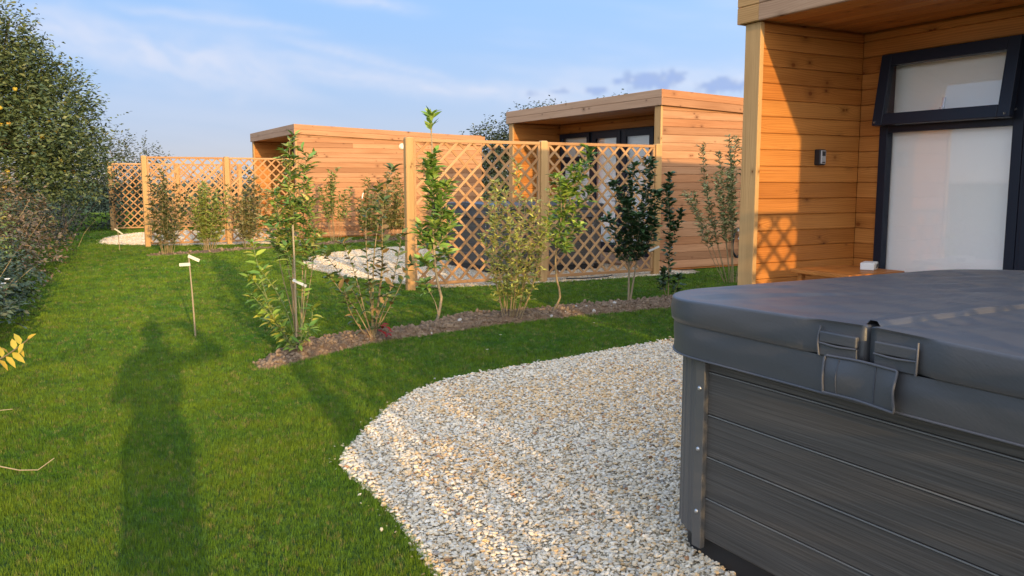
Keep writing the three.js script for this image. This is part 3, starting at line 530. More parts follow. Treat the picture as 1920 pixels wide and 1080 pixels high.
function tubCover(label, x, z, seed) {
  const g = thing('tub_cover', label, 'cover', [x, TH, z], 0, 'hot tub covers'), hs = S / 2 + 0.045, th = 0.09, rad = RAD + 0.03, nz = v => v * hs;
  const ripple = (px, pz) => 0.014 * (fbm(px * 1.1 + pz * 0.5, (pz * 1.9 - px * 0.9) * 6.5, seed, 4) - 0.5) * 2 * sst(0, 0.1, Math.abs(pz)) + 0.010 * (fbm(px * 1.3, pz * 1.3, seed + 3, 2) - 0.5);
  for (const s of [-1, 1]) {     // two folding halves, s = -1 is the far one; each rises a little towards the fold
    const z0 = s < 0 ? -hs : 0.008, z1 = s < 0 ? -0.008 : hs;
    const pts = [], add = (px, pz, nx, nzz) => pts.push([px, pz, nx, nzz]);
    const full = roundRect(-hs, hs, -hs, hs, rad, 12, 26).filter(q => s * q[1] > 0.06);
    // keep the half of the outline on this side and close it along the fold
    full.sort((p, q) => Math.atan2(s * p[1], p[0]) - Math.atan2(s * q[1], q[0]));
    full.forEach(q => add(...q)); const fz = s * 0.008;
    add(-hs, fz + s * 0.02, -1, 0); for (let k = 0; k <= 24; k++) add(lerp(-hs + 0.012, hs - 0.012, k / 24), fz, 0, -s); add(hs, fz + s * 0.02, 1, 0);
    if (s > 0) pts.reverse(); pts.reverse();
    const cx = 0, cz = s * hs * 0.5, lift = pz => 0.028 * (1 - Math.abs(pz) / hs), rows = [];
    const inset = (q, d) => [q[0] - q[2] * d, q[1] - q[3] * d];
    // the fold end of the front face is recessed a little where the hinge gussets are sewn in
    const dent = q => (Math.abs(q[2]) > 0.9 && Math.abs(q[1]) < 0.17 && Math.abs(q[1]) > 0) ? 0.014 : 0;
    rows.push(q => { const p = inset(q, 0.3); return [p[0], 0, p[1]]; }, q => { const p = inset(q, 0.012 + dent(q)); return [p[0], 0, p[1]]; }, q => { const p = inset(q, dent(q)); return [p[0], 0.01, p[1]]; });
    for (let k = 1; k <= 4; k++) rows.push(q => { const p = inset(q, dent(q) - 0.003 * Math.sin(k / 5 * Math.PI) - 0.007 * (fbm(q[0] * 5 + k * 0.35, q[1] * 5, seed + 8, 3) - 0.5) * Math.sin(k / 5 * Math.PI)); return [p[0], lerp(0.01, th - 0.009 + lift(p[1]), k / 5), p[1]]; });
    for (let k = 0; k <= 3; k++) rows.push(q => { const t = k / 3 * Math.PI / 2, p = inset(q, dent(q) * (1 - k / 3) + 0.009 * (1 - Math.cos(t))); return [p[0], th - 0.009 + lift(p[1]) + 0.009 * Math.sin(t), p[1]]; });
    for (let k = 1; k <= 44; k++) rows.push(q => { const p = inset(q, 0.009), t = 1 - k / 44, px = cx + (p[0] - cx) * t, pz = cz + (p[1] - cz) * t; return [px, th + lift(pz) + ripple(px, pz) * sst(0, 0.12, 1 - t), pz]; });
    part(g, 'cover_half', skin(pts, rows), M.vinyl);
    // gussets at both ends of the fold: piped pockets
    for (const e of [-1, 1]) {
      const za = s * 0.03, zb = s * 0.165, lo = Math.min(za, zb), hi = Math.max(za, zb), xf = e * (hs - 0.012);
      const pk = (ya, yb, d) => boxGeo(Math.min(xf, xf + e * d), Math.max(xf, xf + e * d), ya, yb, lo, hi, R0, Math.min(d, yb - ya) * 0.3);
      part(g, 'hinge_gusset', pk(0.006, 0.044, 0.012), M.vinyl); part(g, 'hinge_gusset', pk(0.046, 0.08, 0.016), M.vinyl);
      const pp = part(g, 'piping', tube([new THREE.Vector3(xf + e * 0.013, 0.044, lo), new THREE.Vector3(xf + e * 0.017, 0.041, (lo + hi) / 2), new THREE.Vector3(xf + e * 0.013, 0.044, hi)], 0.0035, 0.0035), M.piping);
      part(g, 'seam_edge', tube([new THREE.Vector3(xf + e * 0.013, 0.004, zb), new THREE.Vector3(xf + e * 0.016, 0.05, zb + s * 0.004), new THREE.Vector3(xf + e * 0.009, 0.096, zb)], 0.0035, 0.0035), M.piping);
    }
  }
  // strip over the fold, a little proud and buckled
  { const n = 60, pos = [], idx = []; for (let i = 0; i <= n; i++) { const px = lerp(-hs + 0.03, hs - 0.03, i / n), w = 0.022 + 0.012 * vnoise(i * 0.35, 1, seed); for (const k of [-1, -0.4, 0.4, 1]) pos.push(px, th + 0.0295 + (Math.abs(k) < 0.6 ? 0.009 + 0.006 * vnoise(i * 0.4, 4, seed) : -0.008), k * w); } for (let i = 0; i < n; i++) for (let k = 0; k < 3; k++) { const a = i * 4 + k; idx.push(a, a + 1, a + 4, a + 1, a + 5, a + 4); } const gm = new THREE.BufferGeometry(); gm.setAttribute('position', new THREE.Float32BufferAttribute(pos, 3)); gm.setIndex(idx); gm.computeVertexNormals(); gm.setAttribute('uv', new THREE.Float32BufferAttribute(new Float32Array(pos.length / 3 * 2), 2)); part(g, 'fold_strip', gm, M.vinyl); }
  // skirt hanging round the rim, slightly wavy, with a piped hem
  const out = roundRect(-hs + 0.004, hs - 0.004, -hs + 0.004, hs - 0.004, rad, 16, 44), wave = (q, t) => 0.018 * t * (fbm(q[0] * 2.6 + 7, q[1] * 2.6, seed + 20, 2) - 0.5) + 0.014 * Math.sin(t * Math.PI) * (fbm(q[0] * 5 + t * 1.2, q[1] * 5 - t * 1.5, seed + 25, 2) - 0.4);
  const sk = []; for (let k = 0; k <= 7; k++) sk.push(q => { const t = k / 7, d = wave(q, t) - 0.004; return [q[0] + q[2] * d, 0.004 - 0.116 * t, q[1] + q[3] * d]; });
  const skirt = part(g, 'skirt', skin(out, sk.slice().reverse()), M.vinyl);
  part(g, 'hem_piping', new THREE.TubeGeometry(new THREE.CatmullRomCurve3(out.filter((_, i) => i % 2 === 0).map(q => { const d = wave(q, 1) - 0.003; return new THREE.Vector3(q[0] + q[2] * d, -0.112, q[1] + q[3] * d); }), true), 240, 0.0038, 6, true), M.piping);
  // handle flaps sewn over the fold on both faces
  for (const e of [-1, 1]) {
    const n = 18, m = 8, pos = [], uv = [], idx = [], z0 = -0.13, z1 = 0.115, X = (u, v) => e * (hs + 0.008 + 0.012 * Math.sin(v * Math.PI) * (0.6 + 0.4 * Math.sin(u * 7)) + 0.006 * v), Y = (u, v) => 0.012 - 0.112 * v - 0.006 * u * v - 0.003 * Math.sin(u * 9), Z = u => lerp(z0, z1, u);
    for (let j = 0; j <= m; j++) for (let i = 0; i <= n; i++) { pos.push(X(i / n, j / m), Y(i / n, j / m), Z(i / n)); uv.push(i / n * 0.33, j / m * 0.12); }
    for (let j = 0; j < m; j++) for (let i = 0; i < n; i++) { const a = j * (n + 1) + i; e < 0 ? idx.push(a, a + n + 1, a + 1, a + 1, a + n + 1, a + n + 2) : idx.push(a, a + 1, a + n + 1, a + 1, a + n + 2, a + n + 1); }
    const gm = new THREE.BufferGeometry(); gm.setAttribute('position', new THREE.Float32BufferAttribute(pos, 3)); gm.setAttribute('uv', new THREE.Float32BufferAttribute(uv, 2)); gm.setIndex(idx); gm.computeVertexNormals();
    const flap = part(g, 'handle_flap', gm, M.vinyl), q = (u, v, o = 0.003) => new THREE.Vector3(X(u, v) + e * o, Y(u, v), Z(u));
    part(flap, 'piping', tube([q(0, 1), q(0, 0.5), q(0, 0), q(0.02, 0), q(0.5, 0), q(0.98, 0), q(1, 0), q(1, 0.5), q(1, 1), q(0.98, 1), q(0.5, 1), q(0.02, 1), q(0, 1)], 0.0042, 0.0042, 6, 80), M.piping);
    for (const u of [0.2, 0.72]) part(flap, 'seam', tube([q(u, 0.03, 0.001), q(u, 0.5, 0.001), q(u, 0.97, 0.001)], 0.0022, 0.0022, 5), M.vinylDark);
  }
  return g;
}
const tubX = 2.06 + 0.045 + S / 2, tubZ = -1.62;
hotTub('near hot tub with dark grey woodgrain panels', tubX, tubZ);
tubCover('grey vinyl folding cover on the near hot tub', tubX, tubZ, 500);
hotTub('second hot tub, dark, seen through the near trellis', 6.1 + S / 2, -12.55).scale.y = 1.1;
const cov2 = tubCover('grey vinyl cover on the hot tub behind the near trellis', 6.1 + S / 2, -12.55, 540); cov2.position.y = TH * 1.1;

// ------------------------------------------------------------------ plants
// a leaf along +y with its face towards +z: fold along the midrib, bend towards the tip
function leafArrays(L, Wd, fold, bend, n = 3) {
  const pos = [], idx = [];
  for (let j = 0; j <= n; j++) { const t = j / n, w = Wd / 2 * Math.sin(Math.PI * Math.pow(clamp(t * 0.93 + 0.05), 0.85)), y = t * L, z = -bend * L * t * t; if (j === 0 || j === n) pos.push(0, y, z); else pos.push(-w, y, z + fold * w, 0, y, z, w, y, z + fold * w); }
  const N = pos.length / 3; idx.push(0, 2, 1, 0, 3, 2);
  for (let j = 1; j < n - 1; j++) { const a = 1 + (j - 1) * 3, b = a + 3; idx.push(a, a + 1, b + 1, a, b + 1, b, a + 1, a + 2, b + 2, a + 1, b + 2, b + 1); }
  const a = 1 + (n - 2) * 3; idx.push(a, a + 1, N - 1, a + 1, a + 2, N - 1); return { pos, idx };
}
function leafGeo(L, Wd, fold, bend, n) { const l = leafArrays(L, Wd, fold, bend, n), g = new THREE.BufferGeometry(); g.setAttribute('position', new THREE.Float32BufferAttribute(l.pos, 3)); g.setIndex(l.idx); g.computeVertexNormals(); return g; }
const _y = new THREE.Vector3(), _z = new THREE.Vector3(), _x = new THREE.Vector3(), _m = new THREE.Matrix4();
function leafMatrix(p, dir, face, s) { _y.copy(dir).normalize(); _x.crossVectors(_y, face); if (_x.lengthSq() < 1e-4) _x.set(1, 0, 0); _x.normalize(); _z.crossVectors(_x, _y); return new THREE.Matrix4().makeBasis(_x.clone().multiplyScalar(s), _y.clone().multiplyScalar(s), _z.clone().multiplyScalar(s)).setPosition(p); }
// many leaves as one mesh with a colour each
function leafMass(list, shapes) {
  let nv = 0, ni = 0; for (const l of list) { nv += shapes[l.k].pos.length; ni += shapes[l.k].idx.length; }
  const pos = new Float32Array(nv), nor = new Float32Array(nv), col = new Float32Array(nv), idx = new Uint32Array(ni), v = new THREE.Vector3(), e1 = new THREE.Vector3(), e2 = new THREE.Vector3(); let o = 0, q = 0;
  for (const l of list) {
    const s = shapes[l.k], base = o / 3;
    for (let i = 0; i < s.pos.length; i += 3) { v.set(s.pos[i], s.pos[i + 1], s.pos[i + 2]).applyMatrix4(l.m); pos[o] = v.x; pos[o + 1] = v.y; pos[o + 2] = v.z; col[o] = l.c[0]; col[o + 1] = l.c[1]; col[o + 2] = l.c[2]; o += 3; }
    for (const i of s.idx) idx[q++] = base + i;
  }
  const g = new THREE.BufferGeometry(); g.setAttribute('position', new THREE.BufferAttribute(pos, 3)); g.setAttribute('color', new THREE.BufferAttribute(col, 3)); g.setIndex(new THREE.BufferAttribute(idx, 1)); g.computeVertexNormals(); return g;
}
const RIGHT = new THREE.Vector3(Math.cos(YAW), 0, Math.sin(YAW)), FWD = new THREE.Vector3(Math.sin(YAW), 0, -Math.cos(YAW));
const off = (r, u, f) => new THREE.Vector3().addScaledVector(RIGHT, r).addScaledVector(FWD, f).add(new THREE.Vector3(0, u, 0));
const jit = (r, s) => new THREE.Vector3(rr(r, -s, s), rr(r, -s, s), rr(r, -s, s));
// a path from point p to tip q with a bow
function path(r, p, q, bow = 0.06, n = 4) { const pts = []; const bx = rr(r, -bow, bow), bz = rr(r, -bow, bow); for (let i = 0; i <= n; i++) { const t = i / n, s = Math.sin(Math.PI * t); pts.push(p.clone().lerp(q, t).add(new THREE.Vector3(bx * s + rr(r, -1, 1) * bow * 0.15, 0, bz * s + rr(r, -1, 1) * bow * 0.15))); } pts[0].copy(p); return pts; }
// a shrub with canes: each cane {pts | tip, r0, leaves from..to, every metre, length, ...}; leaves are single meshes (separate) or one mass
function shrub(name, label, a, b, y, o) {
  const r = rng(o.seed), g = thing(name, label, o.category ?? 'shrub', [a, y, -b], 0, o.group), shapes = o.shapes.map(s => leafArrays(...s)), geos = o.separate ? o.shapes.map(s => leafGeo(...s)) : null, mass = [];
  const up = new THREE.Vector3(0, 1, 0); let n = 0;
  const leaf = (p, dir, s) => {
    const k = (r() * shapes.length) | 0, face = up.clone().add(jit(r, 0.55)), m = leafMatrix(p, dir, face, s), ci = Math.min(o.colors.length - 1, Math.floor(Math.pow(r(), o.colorBias ?? 1) * o.colors.length));
    if (o.separate && n < 300) { const me = part(g, 'leaf', geos[k], o.mats[ci]); m.decompose(me.position, me.quaternion, me.scale); n++; } else { const c = o.colors[ci], q = rr(r, 0.8, 1.2); mass.push({ m, k, c: c.map(v => v * q) }); }
  };
  for (const c of o.canes) {
    const from = c.from ?? new THREE.Vector3(rr(r, -0.03, 0.03), -0.03, rr(r, -0.03, 0.03)), pts = c.pts ?? path(r, from, c.tip, c.bow ?? 0.06), curve = new THREE.CatmullRomCurve3(pts), len = curve.getLength();
    part(g, c.name ?? 'stem', tube(pts, c.r0 ?? 0.006, c.r1 ?? 0.0022, 6), c.mat ?? o.stem);
    const nodes = Math.round(len * (c.t1 ?? 1) * (c.density ?? o.density) * (1 - (c.t0 ?? 0.3)));
    let ph = r() * 6.28;
    for (let i = 0; i < nodes; i++) {
      const t = lerp(c.t0 ?? 0.3, c.t1 ?? 1, (i + r() * 0.6) / nodes), p = curve.getPointAt(clamp(t)), tg = curve.getTangentAt(clamp(t));
      ph += 2.399; const side = new THREE.Vector3(Math.cos(ph), 0, Math.sin(ph)).addScaledVector(tg, -tg.dot(new THREE.Vector3(Math.cos(ph), 0, Math.sin(ph)))).normalize();
      const sp = c.spread ?? o.spread ?? 0;
      if (sp > 0) {      // a short side twig that carries a few leaves
        const tl = sp * rr(r, 0.35, 1.1) * (1 - 0.45 * t), td = side.clone().multiplyScalar(0.8).addScaledVector(tg, rr(r, 0.3, 0.9)).add(jit(r, 0.25)).normalize(), q = p.clone().addScaledVector(td, tl);
        if (o.twigs !== false) part(g, 'twig', tube([p, p.clone().lerp(q, 0.5).add(jit(r, tl * 0.05)), q], 0.0022, 0.0012, 4, 2), c.mat ?? o.stem);
        const kk = o.perTwig ?? 5; for (let j = 0; j < kk; j++) { const tt = (j + 1) / kk, pp = p.clone().lerp(q, tt), pa = r() * 6.28, sd = new THREE.Vector3(Math.cos(pa), rr(r, -0.1, 0.5), Math.sin(pa)); leaf(pp, sd.addScaledVector(td, 0.7), rr(r, 0.65, 1.1)); }
      } else { const dir = side.multiplyScalar(o.out ?? 0.8).addScaledVector(tg, o.along ?? 0.6).add(new THREE.Vector3(0, o.droop ?? 0, 0)).add(jit(r, 0.2)); leaf(p, dir, rr(r, 0.7, 1.15)); if (o.pairs) leaf(p, dir.clone().addScaledVector(side, -2.0), rr(r, 0.7, 1.15)); }
    }
    if (c.tuft) for (let j = 0; j < c.tuft; j++) { const pa = j * 2.399, q = pts[pts.length - 1]; leaf(q.clone().add(new THREE.Vector3(0, -0.012 * j / c.tuft * 4, 0)), new THREE.Vector3(Math.cos(pa), rr(r, 0.15, 1.2), Math.sin(pa)), rr(r, 0.8, 1.2)); }
  }
  if (mass.length) stuff(new THREE.Mesh(leafMass(mass, shapes), M.leafVC), 'foliage', null, null, g);
  return g;
}
const lm = list => list.map(c => leafMat(...c));
function tag(parent, at, len, turn, tilt) { const m = part(parent, 'plant_tag', boxGeo(0, len, -0.011, 0.011, -0.0012, 0.0012, R0), M.white); m.position.copy(at); m.rotation.set(0, turn, tilt); return m; }

// first shrub of the near bed, tied to a cane, yellow-green whorls low on the left
{
  const cols = [[0.32, 0.4, 0.056], [0.208, 0.32, 0.048], [0.128, 0.24, 0.04], [0.432, 0.416, 0.064]];
  const y = soilHeight(1.78, 6.85), g = shrub('young_shrub', 'leftmost shrub of the near bed, yellow-green leaf whorls and a cane', 1.78, 6.85, y, {
    seed: 71, shapes: [[0.09, 0.034, 0.3, 0.25], [0.078, 0.031, 0.2, 0.35], [0.10, 0.034, 0.35, 0.3]], colors: cols, mats: lm(cols), separate: true, density: 60, stem: M.greenStem, group: 'shrubs of the near bed', out: 0.9, along: 0.35, droop: 0.05,
    canes: [
      { tip: off(-0.34, 0.47, -0.05), t0: 0.15, tuft: 7, bow: 0.05 }, { tip: off(-0.38, 0.62, 0.05), t0: 0.25, tuft: 7 }, { tip: off(-0.24, 0.66, -0.08), t0: 0.35, tuft: 8 }, { tip: off(-0.2, 0.42, -0.14), t0: 0.1, tuft: 8 }, { tip: off(-0.29, 0.30, 0.04), t0: 0.1, tuft: 7 }, { tip: off(-0.13, 0.27, -0.1), t0: 0.1, tuft: 8 }, { tip: off(0.15, 0.36, 0.02), t0: 0.3, tuft: 7 }, { tip: off(0.13, 0.2, -0.06), t0: 0.2, tuft: 6 },
      { tip: off(-0.34, 0.88, 0.05), t0: 0.6, tuft: 8 }, { tip: off(0.10, 0.70, -0.02), t0: 0.6, tuft: 7 }, { tip: off(-0.08, 0.85, 0.06), t0: 0.65, tuft: 8 },
    ] });
  part(g, 'support_cane', tube([new THREE.Vector3(0.0, -0.05, 0.02), new THREE.Vector3(0.004, 0.5, 0.024), new THREE.Vector3(0, 1.02, 0.02)], 0.0085, 0.0075, 7), M.barkPale);
  tag(g, off(0.0, 0.58, -0.03), 0.12, -YAW, -0.45);
}
// the taller shrub behind it: dense fresh green in the middle, feathery and yellow at the top
{
  const cols = [[0.144, 0.272, 0.048], [0.096, 0.208, 0.04], [0.224, 0.32, 0.056], [0.352, 0.336, 0.08]], y = soilHeight(1.9, 7.2);
  shrub('young_shrub', 'tall narrow shrub of the near bed with a feathery yellowish top', 1.9, 7.18, y, {
    seed: 72, shapes: [[0.075, 0.026, 0.25, 0.2], [0.09, 0.028, 0.3, 0.3]], colors: cols, density: 42, stem: M.cane, group: 'shrubs of the near bed', spread: 0.17, perTwig: 10,
    canes: [{ tip: off(-0.03, 1.72, 0.0), t0: 0.6, r0: 0.010, bow: 0.03 }, { tip: off(0.09, 1.62, 0.05), t0: 0.62, r0: 0.008 }, { tip: off(-0.16, 1.30, -0.06), t0: 0.58, r0: 0.007 }, { tip: off(0.12, 1.22, -0.05), t0: 0.58, r0: 0.007 }, { tip: off(-0.28, 1.08, 0.05), t0: 0.7, r0: 0.006 }, { tip: off(0.02, 1.25, -0.08), t0: 0.58 }, { tip: off(-0.12, 1.02, -0.1), t0: 0.68 }, { tip: off(0.15, 0.98, 0), t0: 0.72 }] });
}
// second: open spreading shrub, bronze and dark leaves, red leaves at the foot
{
  const cols = [[0.104, 0.152, 0.048], [0.144, 0.184, 0.0512], [0.224, 0.24, 0.056], [0.272, 0.168, 0.056], [0.072, 0.12, 0.04]], y = soilHeight(2.57, 7.22);
  const g = shrub('young_shrub', 'open spreading shrub with bronze leaves and red leaves at its foot', 2.57, 7.22, y, {
    seed: 73, shapes: [[0.088, 0.042, 0.25, 0.25], [0.072, 0.038, 0.15, 0.35], [0.10, 0.045, 0.3, 0.2]], colors: cols, mats: lm(cols), separate: true, density: 44, stem: M.cane, group: 'shrubs of the near bed', out: 0.8, along: 0.5,
    canes: [{ tip: off(-0.42, 0.74, 0.05), t0: 0.35, tuft: 6 }, { tip: off(-0.36, 0.56, -0.08), t0: 0.35, tuft: 6 }, { tip: off(-0.24, 0.86, -0.03), t0: 0.4, tuft: 6 }, { tip: off(-0.05, 1.12, 0.05), t0: 0.3, tuft: 6, r0: 0.008 }, { tip: off(0.19, 1.5, 0.03), t0: 0.3, tuft: 6, r0: 0.009 }, { tip: off(0.14, 1.22, -0.08), t0: 0.35, tuft: 6, r0: 0.008 }, { tip: off(0.05, 1.32, 0.1), t0: 0.4, tuft: 6 }, { tip: off(0.36, 0.68, -0.04), t0: 0.35, tuft: 6 }, { tip: off(0.26, 0.92, 0.08), t0: 0.4, tuft: 6 }, { tip: off(-0.2, 0.42, -0.14), t0: 0.2, tuft: 6 }, { tip: off(0.16, 0.4, -0.12), t0: 0.2, tuft: 6 }, { tip: off(0.02, 0.5, -0.15), t0: 0.2, tuft: 6 }] });
  const red = leafMat(0.30, 0.025, 0.02), lg = leafGeo(0.07, 0.036, 0.2, 0.3), r = rng(5); for (let i = 0; i < 11; i++) { const m = part(g, 'red_leaf', lg, red); leafMatrix(off(rr(r, 0.06, 0.17), rr(r, 0.02, 0.13), rr(r, -0.1, 0)), new THREE.Vector3(rr(r, -1, 1), rr(r, -0.3, 0.7), rr(r, -1, 1)), new THREE.Vector3(0, 1, 0.3), 1).decompose(m.position, m.quaternion, m.scale); }
}
// third: laurel on a bent stem, upright light green leaves, tuft at the very top
{
  const cols = [[0.208, 0.352, 0.056], [0.16, 0.288, 0.048], [0.112, 0.224, 0.0448], [0.288, 0.384, 0.072]], y = soilHeight(3.49, 7.89), st = (r, u, f = 0) => off(r, u, f);
  const main = [st(0, -0.03), st(0.03, 0.12), st(0.055, 0.24), st(0.01, 0.46), st(-0.02, 0.9), st(-0.02, 1.4), st(-0.025, 1.85), st(-0.028, 2.06)];
  shrub('young_shrub', 'tall laurel with a bent stem and a leaf tuft above the trellis post', 3.49, 7.89, y, {
    seed: 74, shapes: [[0.12, 0.045, 0.3, 0.15], [0.135, 0.048, 0.3, 0.22], [0.105, 0.042, 0.25, 0.1]], colors: cols, mats: lm(cols), separate: true, density: 48, spread: 0.085, perTwig: 5, stem: M.barkPale, group: 'shrubs of the near bed', out: 0.55, along: 0.8,
    canes: [{ pts: main, t0: 0.4, t1: 0.83, r0: 0.016, r1: 0.005, tuft: 0, name: 'trunk' }, { from: st(-0.028, 1.86), tip: st(-0.03, 2.09), t0: 0.3, t1: 1, density: 110, spread: 0, r0: 0.004, tuft: 9 }, { from: st(-0.02, 0.7), tip: st(-0.14, 1.0, 0.03), t0: 0.1, tuft: 6 }, { from: st(-0.02, 0.75), tip: st(0.15, 1.12, -0.04), t0: 0.1, tuft: 6 }, { from: st(-0.02, 0.55), tip: st(-0.13, 0.66, -0.06), t0: 0.1, tuft: 7 }, { from: st(-0.02, 0.6), tip: st(0.11, 0.72, 0.04), t0: 0.1, tuft: 7 }, { from: st(-0.02, 1.15), tip: st(-0.1, 1.6, 0.02), t0: 0.2, tuft: 5 }, { from: st(-0.02, 1.1), tip: st(0.13, 1.42, 0.02), t0: 0.2, tuft: 5 }, { tip: st(-0.12, 0.42, -0.05), t0: 0.7, tuft: 5 }, { from: st(-0.02, 0.9), tip: st(0.05, 1.2, -0.1), t0: 0.1, tuft: 6 }] });
}
// fourth: wispy golden shrub of many thin canes
function wispy(label, a, b, y, seed, n, hgt, half, t0, cols, group, leafL = 0.034, tilt = 0, dens = 30, twigs = true) {
  const r = rng(seed), canes = []; for (let i = 0; i < n; i++) { const t = i / (n - 1) * 2 - 1; canes.push({ tip: off(t * half * rr(r, 0.75, 1.1) + tilt, hgt * rr(r, 0.62, 1) * (1 - 0.18 * t * t), rr(r, -half, half) * 0.6), t0, r0: 0.005, r1: 0.0016, bow: 0.07, from: off(t * 0.09, -0.03, rr(r, -0.05, 0.05)) }); }
  return shrub('young_shrub', label, a, b, y, { seed: seed + 1, shapes: [[leafL, leafL * 0.36, 0.2, 0.2], [leafL * 1.25, leafL * 0.36, 0.25, 0.3]], colors: cols, density: dens, stem: M.cane, group, spread: 0.13, perTwig: 9, twigs, canes });
}
const gold = [[0.437, 0.433, 0.075], [0.336, 0.372, 0.0675], [0.45, 0.45, 0.105], [0.202, 0.266, 0.06]];
wispy('wispy golden shrub of thin canes before the trellis middle post', 4.2, 7.58, soilHeight(4.2, 7.58), 75, 15, 1.62, 0.42, 0.16, gold, 'shrubs of the near bed', 0.055, 0.04, 25);
// fifth: thin trunk, fresh yellow-green clumps
{
  const cols = [[0.24, 0.384, 0.056], [0.16, 0.288, 0.048], [0.32, 0.416, 0.064], [0.112, 0.208, 0.048]], y = soilHeight(4.81, 7.68), st = (r, u, f = 0) => off(r, u, f);
  shrub('young_shrub', 'yellow-green shrub on one thin crooked reddish trunk', 4.81, 7.68, y, {
    seed: 77, shapes: [[0.09, 0.038, 0.25, 0.2], [0.105, 0.04, 0.3, 0.25]], colors: cols, mats: lm(cols), separate: true, density: 44, spread: 0.12, perTwig: 6, stem: M.cane, group: 'shrubs of the near bed', out: 0.7, along: 0.6,
    canes: [{ pts: [st(-0.05, -0.03), st(0.03, 0.14), st(-0.01, 0.35), st(-0.02, 0.6), st(0.05, 0.95), st(0.1, 1.35)], t0: 0.5, r0: 0.013, r1: 0.004, tuft: 8, name: 'trunk' }, { from: st(0.02, 0.85), tip: st(0.36, 1.3, 0.05), t0: 0.2, tuft: 9 }, { from: st(0.05, 1.0), tip: st(0.34, 1.7, 0), t0: 0.25, tuft: 9 }, { from: st(0, 0.7), tip: st(0.22, 0.92, -0.06), t0: 0.15, tuft: 8 }, { from: st(0, 0.65), tip: st(-0.08, 0.98, 0.05), t0: 0.1, tuft: 8 }, { from: st(0.03, 0.9), tip: st(-0.02, 1.42, -0.05), t0: 0.1, tuft: 8 }, { from: st(0.06, 1.1), tip: st(0.18, 1.52, 0.06), t0: 0.1, tuft: 8 }, { from: st(0.0, 0.6), tip: st(0.08, 0.72, -0.12), t0: 0.1, tuft: 7 }] });
}
// sixth and seventh: dark glossy evergreens
{
  const cols = [[0.036, 0.085, 0.026], [0.05, 0.11, 0.034], [0.03, 0.066, 0.024], [0.075, 0.14, 0.042]], st = (r, u, f = 0) => off(r, u, f), mt = cols.map(c => leafMat(...c, 0.32));
  const y = soilHeight(5.97, 7.96), g = shrub('young_shrub', 'dense dark glossy evergreen shrub beside the trellis right post', 5.97, 7.96, y, {
    seed: 78, shapes: [[0.09, 0.046, 0.3, 0.2], [0.08, 0.044, 0.25, 0.3]], colors: cols, mats: mt, separate: true, density: 46, spread: 0.15, perTwig: 7, stem: M.barkPale, group: 'shrubs of the near bed', out: 0.85, along: 0.4, pairs: true,
    canes: [{ tip: st(0.02, 1.55, 0), t0: 0.3, r0: 0.014, tuft: 8, name: 'trunk' }, { tip: st(0.22, 1.6, 0.05), t0: 0.35, r0: 0.012, tuft: 8, name: 'trunk' }, { from: st(0, 0.4), tip: st(-0.28, 0.95, -0.03), t0: 0.2, tuft: 8 }, { from: st(0, 0.5), tip: st(-0.2, 1.35, 0.04), t0: 0.2, tuft: 8 }, { from: st(0.02, 0.45), tip: st(0.26, 0.9, -0.05), t0: 0.2, tuft: 8 }, { from: st(0.05, 0.6), tip: st(0.31, 1.25, 0.02), t0: 0.2, tuft: 8 }, { from: st(0, 0.45), tip: st(0.05, 1.0, -0.2), t0: 0.2, tuft: 8 }, { from: st(0, 0.5), tip: st(-0.08, 1.15, -0.16), t0: 0.2, tuft: 8 }, { from: st(0, 0.35), tip: st(-0.14, 0.6, -0.1), t0: 0.3, tuft: 7 }, { from: st(0, 0.35), tip: st(0.16, 0.62, -0.08), t0: 0.3, tuft: 7 }] });
  tag(g, st(0.2, 0.58, -0.12), 0.13, -YAW, 0.42);
  shrub('young_shrub', 'slim dark evergreen shrub just right of the dense one', 6.59, 8.0, soilHeight(6.59, 8.0), { seed: 79, shapes: [[0.085, 0.044, 0.3, 0.2]], colors: cols, mats: mt, separate: true, density: 36, spread: 0.09, perTwig: 5, stem: M.cane, group: 'shrubs of the near bed', out: 0.8, along: 0.5, canes: [{ tip: st(-0.02, 1.45, 0), t0: 0.1, r0: 0.009, tuft: 7 }, { from: st(0, 0.5), tip: st(0.13, 1.0, 0), t0: 0.2, tuft: 7 }, { from: st(0, 0.7), tip: st(-0.06, 1.3, -0.05), t0: 0.2, tuft: 7 }, { tip: st(-0.08, 0.3, -0.08), t0: 0.2, tuft: 7 }, { tip: st(0.1, 0.25, -0.05), t0: 0.2, tuft: 7 }] });
}
// wispy olive-grey shrub against the middle cabin
wispy('wispy grey-green shrub against the middle cabin side wall', 8.55, 9.0, 0, 81, 15, 2.12, 0.55, 0.4, [[0.312, 0.332, 0.123], [0.215, 0.254, 0.0908], [0.429, 0.41, 0.165], [0.137, 0.166, 0.066]], undefined, 0.062, -0.16, 34);
